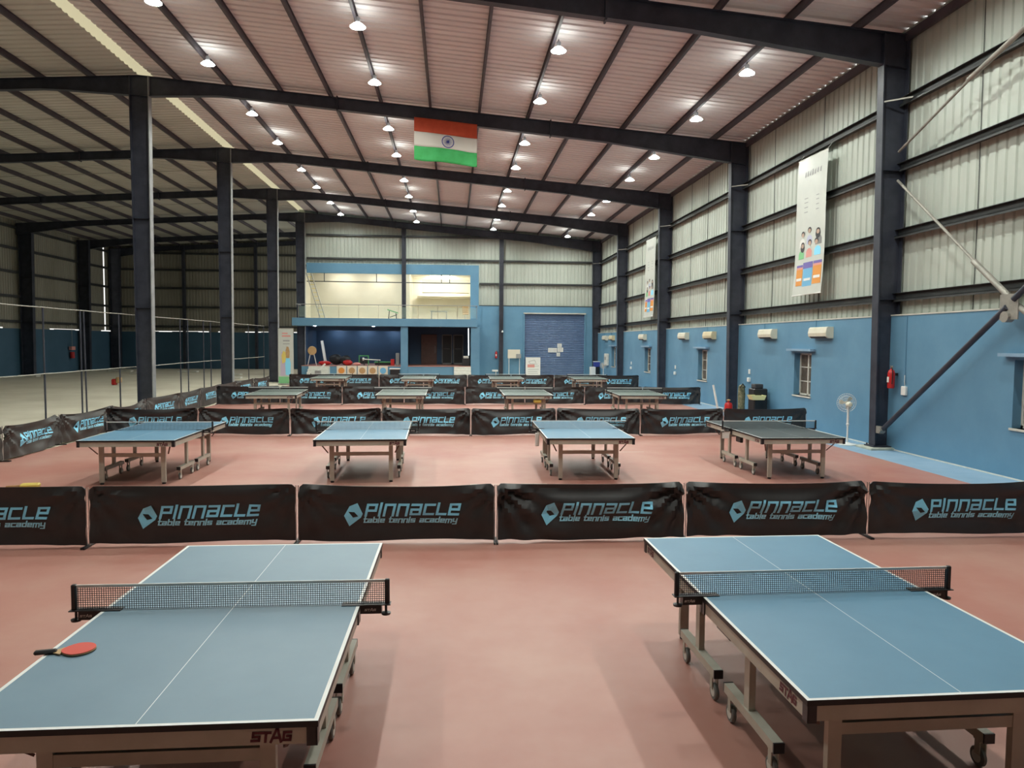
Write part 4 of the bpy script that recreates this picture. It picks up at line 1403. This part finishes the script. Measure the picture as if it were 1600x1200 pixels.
for (x, z, w_, h_) in ((6.72, 1.87, .30, .30), (7.03, 1.87, .30, .30), (7.42, 1.9, .40, .30), (7.36, 2.2, .30, .26), (7.28, 1.58, .24, .26)):
    o = MB().box((x - w_ / 2, yw + 0.045, z - h_ / 2), (x + w_ / 2, yw + 0.055, z + h_ / 2)).build('paper_notice', 'white')
    tag(o, ['outermost white paper notice stuck on the blue shutter', 'second paper notice from the outer end on the shutter',
            'widest paper notice in the middle of the shutter cross', 'topmost white paper notice on the shutter', 'lowest white paper notice on the shutter'][i], 'notice', 'papers on the shutter')
    l = MB()
    for k in range(3):
        l.box((x - w_ * 0.36, yw + 0.043, z - h_ * 0.3 + k * h_ * 0.28), (x + w_ * 0.36, yw + 0.045, z - h_ * 0.3 + k * h_ * 0.28 + 0.02))
    l.build('print_lines', 'print_grey', o)
    i += 1
t = thing('conduit_lamp', 'small white lamp below a dark cable on the end wall post', 'lamp', (3.38, yw - 0.36, 3.05))
MB().lathe([(0.0, 0.0), (0.07, 0.02), (0.05, 0.1), (0.02, 0.14)], 12).build('shade', 'white', t, True)
MB().path([(0, 0, 0.12), (-0.1, 0.1, 0.5), (0.0, 0.15, 1.0)], 0.012, 5).build('cable', 'black', t)
t = thing('wall_basin', 'small white stand with a tray on the floor by the end wall', 'stand', (2.86, yw - 0.5, 0))
MB().tube((0.08, 0, 0), (0.08, 0, 0.42), 0.025, 8).build('pole', 'white', t)
MB().box((-0.18, -0.12, 0.40), (0.22, 0.12, 0.52), bev=0.02).build('tray', 'white', t)
o = MB().box((9.25, yw - 1.5, 0), (9.6, yw - 1.1, 0.78), bev=0.015).build('cabinet', 'white')
tag(o, 'white metal box on the floor beside the shutter', 'cabinet')
t = thing('plastic_crate', 'dark blue plastic crate on a stool behind the white box', 'crate', (9.78, yw - 0.85, 0.76))
MB().box((-0.2, -0.15, 0), (0.2, 0.15, 0.34), bev=0.01).build('crate_body', 'crate_blue', t)
MB().box((-0.22, -0.17, 0.34), (0.22, 0.17, 0.38)).build('rim', 'white', t)
tag(MB().box((9.62, yw - 1.0, 0), (9.95, yw - 0.7, 0.76), bev=0.01).build('stool', 'black'), 'black stool carrying the blue crate by the end wall', 'stool')
t = thing('electric_box', 'pale electric box on the window wall near the end corner', 'electric box', (9.96, 46.0, 0.95))
MB().box((-0.12, -0.55, 0), (0.04, 0.2, 0.75), bev=0.02).build('casing', 'white_dirty', t)
MB().box((-0.13, -0.4, 0.35), (-0.12, 0.05, 0.55)).build('meter_window', 'print_grey', t)


def stand_fan(loc, ang, s, label):
    t = thing('standing_fan', label, 'fan', loc, ang)
    t.scale = (s, s, s)
    MB().lathe([(0.0, 0.0), (0.24, 0.0), (0.25, 0.02), (0.10, 0.05), (0.04, 0.07)], 24).build('base', 'white', t, True)
    MB().tube((0, 0, 0.05), (0, 0, 0.55), 0.022, 10).tube((0, 0, 0.5), (0, 0, 1.02), 0.03, 10).lathe([(0.03, 0.53), (0.045, 0.56), (0.03, 0.6)], 12).build('pole', 'white', t, True)
    MB().lathe([(0.0, 0.0), (0.05, 0.0), (0.075, 0.03), (0.075, 0.12), (0.05, 0.17), (0.0, 0.18)], 16, c=(0, -0.02, 1.10), ax='y').build('motor', 'ac_white', t, True)
    g = MB()
    R = 0.25
    for yy, rr in ((-0.16, R), (-0.15, R * 1.01), (-0.215, R * 0.75), (-0.235, R * 0.45), (-0.095, R * 0.75)):
        pts = [(rr * cos(2 * pi * k / 28), yy, 1.13 + rr * sin(2 * pi * k / 28)) for k in range(29)]
        g.path(pts, 0.0035, 4)
    for k in range(28):
        a = 2 * pi * k / 28
        g.path([(0.05 * cos(a), -0.24, 1.13 + 0.05 * sin(a)), (R * .75 * cos(a), -0.215, 1.13 + R * .75 * sin(a)), (R * cos(a), -0.155, 1.13 + R * sin(a)), (R * .7 * cos(a), -0.09, 1.13 + R * .7 * sin(a)), (0.05 * cos(a), -0.06, 1.13 + 0.05 * sin(a))], 0.002, 4)
    g.build('guard', 'white', t)
    b = MB()
    for k in range(3):
        a = 2 * pi * k / 3
        pts = []
        for rr, da, dy in ((0.04, -0.3, 0), (0.12, -0.35, .02), (0.20, -0.1, .03), (0.21, 0.35, -.01), (0.14, 0.6, -.03), (0.04, 0.5, -.01)):
            pts.append((rr * cos(a + da), -0.15 + dy, 1.13 + rr * sin(a + da)))
        b.face(pts)
    b.lathe([(0.0, -0.19), (0.045, -0.18), (0.045, -0.12)], 14, c=(0, 0, 1.13), ax='y')
    b.build('blades', 'pane_light', t, fix=False)
    return t


stand_fan((9.40, 16.35, 0.0055), radians(168), 0.88, 'white standing fan between the dark table and the big column')
stand_fan((9.55, 45.0, 0.0055), radians(-10), 0.85, 'white standing fan far away near the end wall corner')

# roll-up banner on the left
t = thing('roll_up_banner', 'tall white roll-up banner with a printed figure beside the dark hall', 'banner', (-8.95, 39.7, 0.0))
MB().box((-0.42, -0.1, 0.0), (0.42, 0.1, 0.08), bev=0.02).build('base', 'galv', t)
MB().box((-0.40, -0.008, 0.08), (0.40, 0.008, 3.05)).build('sheet', 'banner_white', t)
MB().box((-0.41, -0.015, 3.03), (0.41, 0.015, 3.07)).build('top_rail', 'galv', t)
MB().box((-0.4, -0.012, 0.09), (0.4, -0.008, 0.45)).build('green_footer', 'print_green', t)
MB().prism([(-.30, .5), (-.05, .5), (-.02, 1.2), (-.1, 1.75), (-.25, 1.8), (-.28, 1.1)], -0.012, -0.008).build('lilac_shape', 'banner_lilac', t)
MB().prism([(-.2, 1.15), (-.02, 1.25), (.0, 1.75), (-.14, 1.85), (-.24, 1.6)], -0.014, -0.010).build('yellow_shape', 'print_yellow', t)
MB().prism([(-.02, .55), (.22, .5), (.25, 1.15), (.18, 1.5), (.0, 1.5), (-.05, 1.1)], -0.016, -0.010).build('blue_clothes', 'logo_blue', t)
MB().prism([(.0, 1.45), (.18, 1.45), (.2, 1.8), (.14, 2.05), (.04, 2.08), (-.02, 1.85)], -0.018, -0.012).build('printed_head', 'wood', t)
MB().box((-0.2, -0.011, 2.6), (0.25, -0.008, 2.68)).box((-0.2, -0.011, 2.75), (0.1, -0.008, 2.82)).build('red_print', 'print_pink', t)
MB().box((-0.15, -0.011, 2.35), (0.2, -0.008, 2.42)).box((-0.15, -0.011, 2.2), (0.2, -0.008, 2.24)).build('grey_print', 'print_grey', t)
t = MB().bar((-8.45, 46.2, 0.5), (-8.0, 46.2, 0.95), 0.1, 0.1).build('leaning_tube', 'white')
tag(t, 'short white tube sloping beside the roll-up banner', 'tube')
tag(MB().box((-8.62, 46.0, 0), (-8.3, 46.4, 0.52)).build('storage_box', 'grey'), 'grey box under the short sloping tube', 'box')

# ------------------------------------------------------------------ right wall items
AC = [(18.7, 'white', 'first from the big column'), (22.0, 'white', 'second from the big column'), (27.15, 'yellow', 'yellowed one near the second column'), (30.3, 'white', 'whiter one beside the yellowed one'),
      (37.0, 'white', 'above the fourth window'), (44.3, 'yellow', 'yellowed one above the last window'), (46.3, 'white', 'last one at the end corner')]
for (y, c, lab) in AC:
    t = thing('air_conditioner', 'wall air conditioner high on the blue window wall, ' + lab, 'air conditioner', (XM_R, y, 2.56), 0, 'wall air conditioners')
    b = MB()
    prof = [(0, 0.0), (-0.14, 0.0), (-0.20, 0.05), (-0.215, 0.14), (-0.19, 0.27), (-0.15, 0.30), (0, 0.30)]
    n = len(prof)
    vs = [(p[0], -0.48, p[1]) for p in prof] + [(p[0], 0.48, p[1]) for p in prof]
    b.poly(vs, [tuple(range(n)), tuple(range(2 * n - 1, n - 1, -1))] + [((k + 1) % n, k, n + k, n + (k + 1) % n) for k in range(n)])
    b.build('casing', 'ac_white' if c == 'white' else 'ac_yellow', t)
    MB().poly([(-0.142, -0.42, -0.003), (-0.203, -0.42, 0.048), (-0.203, 0.42, 0.048), (-0.142, 0.42, -0.003)], [(0, 1, 2, 3)]).build('louvre', 'print_black', t, fix=False)
    MB().tube((-0.03, 0.40, 0.3), (-0.03, 0.40, 0.49), 0.012, 6).build('pipe', 'blue_wall', t)
for (y, z, lab) in ((23.5, 1.38, 'beside the clutter at the second column'), (31.6, 1.25, 'beyond the second column'), (39.6, 1.2, 'beyond the third column')):
    t = thing('socket_box', 'small white switch and plug on the blue wall, ' + lab, 'switch', (XM_R, y, z), 0, 'white switches on the window wall')
    MB().box((-0.03, -0.06, 0), (0, 0.06, 0.16), bev=0.006).build('switch_plate', 'white', t)
    MB().box((-0.08, -0.09, -0.26), (0, 0.05, -0.12), bev=0.01).build('plug', 'white', t)
t = thing('socket_box', 'white switch box with cable beside the fire extinguisher', 'switch', (XM_R, 15.12, 1.28))
MB().box((-0.06, -0.08, 0), (0, 0.08, 0.2), bev=0.01).build('casing', 'white', t)
MB().tube((-0.015, 0.02, 0.2), (-0.015, 0.02, 1.75), 0.008, 6).build('cable', 'blue_wall', t)
MB().path([(-0.03, -0.02, 0.2), (-0.05, -0.03, 0.3), (-0.015, 0.02, 0.45)], 0.007, 5).build('lead', 'white', t)


# hanging banners
def wall_banner(y0, y1, z0, z1, label, full):
    t = thing('hanging_banner', label, 'banner', (9.93, (y0 + y1) / 2, z0))
    W = y1 - y0
    H = z1 - z0
    n, k = 10, 24

    def P(u, v, off=0.0):
        # u: 0 = far end (picture left), 1 = near end; curls a little at the bottom
        yy = (W / 2) - u * W
        if v > 0.5:
            yy -= 0.0
        x = -0.05 - 0.10 * (1 - v) ** 1.5 + 0.02 * sin(v * 6) + 0.015 * cos(u * 5) - off
        sl = 0.04 * u * (v)
        return (x, yy, v * H - sl)
    b = MB()
    vs = [P(i / n, j / k) for j in range(k + 1) for i in range(n + 1)]
    N = len(vs)
    vs += [P(i / n, j / k, -0.005) for j in range(k + 1) for i in range(n + 1)]
    fs = []
    for j in range(k):
        for i in range(n):
            q = (j * (n + 1) + i, j * (n + 1) + i + 1, (j + 1) * (n + 1) + i + 1, (j + 1) * (n + 1) + i)
            fs.append(q)
            fs.append(tuple(N + t_ for t_ in reversed(q)))
    b.poly(vs, fs)
    b.build('sheet', 'banner_white', t, True, fix=False)

    def quad(nm, mt, rects, off=0.006):
        m_ = MB()
        for (u0, v0, u1, v1) in rects:
            s = 4
            for a in range(s):
                va, vb = v0 + (v1 - v0) * a / s, v0 + (v1 - v0) * (a + 1) / s
                m_.face([P(u0, va, off), P(u1, va, off), P(u1, vb, off), P(u0, vb, off)])
        return m_.build(nm, mt, t, fix=False)

    def disc(m_, u, v, ru, rv, off):
        m_.face([P(u + ru * cos(2 * pi * q / 14), v + rv * sin(2 * pi * q / 14), off) for q in range(14)])
    # three canisters
    quad('can_print', 'print_orange', [(0.10, .07, .33, .19), (0.70, .07, .96, .20)])
    quad('can_print', 'print_cyan', [(0.36, .06, .68, .19)])
    quad('can_print', 'print_purple', [(0.34, .19, .68, .235), (0.10, .205, .33, .222), (.70, .215, .96, .235)])
    quad('can_cap_print', 'white', [(0.12, .105, .31, .125), (.40, .10, .64, .118), (.73, .11, .93, .13)], .009)
    quad('can_print', 'print_pink', [(0.10, .18, .33, .205), (.70, .19, .96, .215)])
    # printed people: heads and shoulders
    heads = MB()
    bodies = MB()
    hair = MB()
    for (u, v, long_) in ((.28, .44, 0), (.52, .46, 0), (.80, .44, 1), (.28, .36, 1), (.54, .37, 0), (.76, .37, 0)):
        disc(hair, u, v + .007, .066, .021, .006)
        if long_:
            disc(hair, u, v - .014, .078, .034, .006)
        disc(heads, u, v, .048, .016, .009)
    heads.build('face_print', 'skin_light', t, fix=False)
    hair.build('hair_print', 'print_black', t, fix=False)
    for (u, v, mt) in ((.26, .385, 'white'), (.52, .40, 'pale_lilac'), (.82, .385, 'grey'), (.24, .30, 'print_green'), (.52, .305, 'print_pink'), (.80, .31, 'logo_blue')):
        m_ = MB()
        m_.face([P(u - .10, v - .035, .0045), P(u + .10, v - .035, .0045), P(u + .10, v + .005, .0045), P(u + .07, v + .022, .0045),
                 P(u + .02, v + .03, .0045), P(u - .02, v + .03, .0045), P(u - .07, v + .022, .0045), P(u - .10, v + .005, .0045)])
        m_.build('clothes_print', mt, t, fix=False)
    # pale headline
    m_ = MB()
    for q in text_quads('PR DUCT'.replace(' ', 'O'), 0.6, 0.018, 0.16, 0.1, 1):
        m_.face([P(0.25 + x, 0.885 + z, .006) for x, z in q])
    if full:
        pass
    # unreadable soft marks in place of the headline
    m_ = MB()
    rr = random.Random(3)
    for q in range(7):
        u = .28 + q * .085
        m_.face([P(u, .855 + rr.uniform(0, .01), .006), P(u + .045, .86, .006), P(u + .05, .90, .006), P(u + .01, .895 + rr.uniform(-.015, .01), .006)])
    m_.build('headline_print', 'print_grey', t, fix=False)
    m_ = MB()
    for vv in (.60, .635, .67, .70):
        m_.face([P(.30, vv, .006), P(.80, vv, .006), P(.80, vv + .006, .006), P(.30, vv + .006, .006)])
    m_.build('small_print', 'print_grey', t, fix=False)
    MB().tube(P(0, 0.0), P(1, 0.0), 0.018, 6).build('batten', 'white', t)
    MB().tube(P(0, 1.0), P(1, 1.0), 0.014, 6).build('batten', 'white', t)
    for u in (0.04, 0.96):
        a = P(u, 1.0)
        MB().tube(a, (0.075, a[1], a[2] + 0.17), 0.006, 5).build('tie', 'white', t)
    return t


wall_banner(18.55, 20.2, 3.78, 7.60, 'long white product banner hanging between the two big columns on the window wall', True)
wall_banner(34.7, 36.5, 3.72, 7.62, 'faded white banner hanging far down the window wall', False)

# clutter at the second right column
t = thing('kit_bag', 'tall green striped bag leaning by the column near the black case', 'bag', (9.42, 22.75, 0.0055))
MB().lathe([(0.0, 0), (0.10, 0.0), (0.12, 0.08), (0.11, 0.4), (0.12, 0.72), (0.10, 1.0), (0.04, 1.06), (0.0, 1.06)], 14).build('bag_body', 'stripe_green', t, True)
MB().path([(-0.1, -0.1, 0.95), (-0.05, -0.2, 1.1), (0.08, -0.1, 0.98)], 0.015, 6).build('strap', 'black', t)
t = thing('speaker_case', 'black upright case with a pale yellow tray beside the striped bag', 'case', (9.68, 22.1, 0.0055))
MB().box((-0.22, -0.25, 0), (0.22, 0.22, 0.98), bev=0.03).build('body', 'black', t)
MB().box((-0.16, -0.15, 0.98), (0.12, 0.15, 1.12), bev=0.02).build('handle_pack', 'print_black', t)
t2 = MB()
t2.poly([(-.22, -.32, 0), (.14, -.32, 0), (.2, -.32, .14), (-.28, -.32, .14), (-.22, .0, 0), (.14, .0, 0), (.2, .04, .14), (-.28, .04, .14)],
        [(3, 2, 1, 0)[::-1], (4, 5, 6, 7)[::-1], (0, 1, 5, 4), (1, 2, 6, 5), (3, 0, 4, 7)])
o = t2.build('plastic_tray', 'tray', None, loc=(9.5, 21.815, 0.66))
tag(o, 'pale yellow plastic tray held at the front of the black case', 'tray')
t = thing('gas_cylinder', 'short red cylinder on the floor beside the striped bag', 'cylinder', (9.05, 22.9, 0.0055))
MB().lathe([(0.0, 0), (0.12, 0.0), (0.13, 0.03), (0.13, 0.38), (0.10, 0.45), (0.03, 0.47), (0.03, 0.53)], 16).build('cylinder_body', 'fire_red', t, True)
MB().lathe([(0.06, 0.52), (0.07, 0.55), (0.0, 0.57)], 10).build('cap', 'wood', t)
t = MB().bar((8.88, 23.3, 0.04), (8.78, 23.6, 1.0), 0.05, 0.05).build('leaning_pole', 'white')
tag(t, 'thin white pole leaning beside the red cylinder', 'pole')

# ------------------------------------------------------------------ practice net on the left
PXN = -10.45
pn = thing('practice_net_frame', 'line of thin grey poles with two ropes along the dark hall', 'net frame', (PXN, 17.4, 0))
ys_ = [17.45, 19.4, 21.25, 21.5, 23.6, 28.7, 29.5, 31.3, 32.2, 35.3, 38.0, 41.0]
for i, y in enumerate(ys_):
    lean = 0.06 if i == 3 else 0
    MB().tube((0, y - 17.4, 0), (0, y - 17.4 - lean, 3.2), 0.022, 6).build('pole', 'steel', pn)
for z, r in ((3.2, 0.013), (1.5, 0.013)):
    m_ = MB()
    for a, b_ in zip(ys_[:-1], ys_[1:]):
        L = b_ - a
        for k in range(4):
            f0, f1 = k / 4, (k + 1) / 4
            m_.tube((0.02, a - 17.4 + L * f0, z - 0.012 * 4 * f0 * (1 - f0) * min(1, L / 3)), (0.02, a - 17.4 + L * f1, z - 0.012 * 4 * f1 * (1 - f1) * min(1, L / 3)), r, 5)
    m_.build('rope', 'rope', pn)
t = thing('wall_extinguisher', 'small red thing hanging from a wire on the dark hall long wall', 'hanging item', (X_L + 0.2, 55.3, 1.3))
MB().tube((0, 0, 0.6), (0, 0, 2.2), 0.012, 5).build('wire', 'rope', t)
MB().box((-0.1, -0.25, 0.3), (0.1, 0.25, 0.55)).build('pale_box', 'print_pink', t)
MB().lathe([(0, -0.3), (0.15, -0.3), (0.15, 0.15), (0, 0.15)], 10).build('red_body', 'fire_red', t)
t = thing('floor_toy', 'orange and red bundle on the beige floor of the dark hall', 'bundle', (-17.6, 39.3, 0))
MB().box((-0.2, -0.15, 0), (0.02, 0.15, 0.32), bev=0.05).build('red_part', 'fire_red', t)
MB().box((0.02, -0.15, 0.1), (0.25, 0.15, 0.42), bev=0.05).build('orange_part', 'wood', t)
rub = [(-26.4, 47.5, .9), (-24.5, 55.5, 1.6), (-19.5, 55.0, 1.4), (-15.0, 50.5, 1.2), (-21.8, 52.0, 1.0), (-13.5, 46.0, 0.8)]
for i, (x, y, wd) in enumerate(rub):
    o = MB().box((x - wd / 2, y - .25, 0), (x + wd / 2, y + .25, 0.12), bev=0.02).build('floor_sheet', 'mortar')
    tag(o, ['pale flat sheet on the floor at the foot of a dark wall column', 'pale sheet on the floor in the dark hall corner',
            'pale sheet by the far end wall centre', 'pale sheet seen between the second and third free columns',
            'pale sheet on the floor before the dark hall corner', 'pale sheet on the floor near the roll-up banner'][i], 'sheet', 'flat sheets on the dark hall floor')

# small things in the tables' aisles
t = thing('shuttle_toy', 'small yellow and black item on the red floor behind the front barriers', 'small item', (-6.83, 12.0, 0.006), 0.2)
MB().bar((-0.25, 0, 0.03), (0.1, 0.05, 0.03), 0.04, 0.03).build('grip', 'wood', t)
MB().box((-0.05, -0.07, 0), (0.22, 0.08, 0.07), bev=0.02).build('yellow_part', 'yellow', t)
o = MB().box((5.16, 13.33, 0.58), (5.30, 13.34, 0.75)).build('score_paper', 'white')
tag(o, 'white paper card hanging at the net of the dark table', 'paper')
o = MB().box((1.55, 13.30, 0.45), (1.625, 13.33, 0.70), bev=0.01).build('towel', 'white')
tag(o, 'small white cloth hanging from the blue table next to the dark one', 'cloth')
o = MB().box((2.5, 22.0, 0.52), (2.75, 22.1, 0.64), bev=0.03).build('yellow_pouch', 'yellow')
tag(o, 'yellow pouch hanging under the third grey-green table', 'pouch')
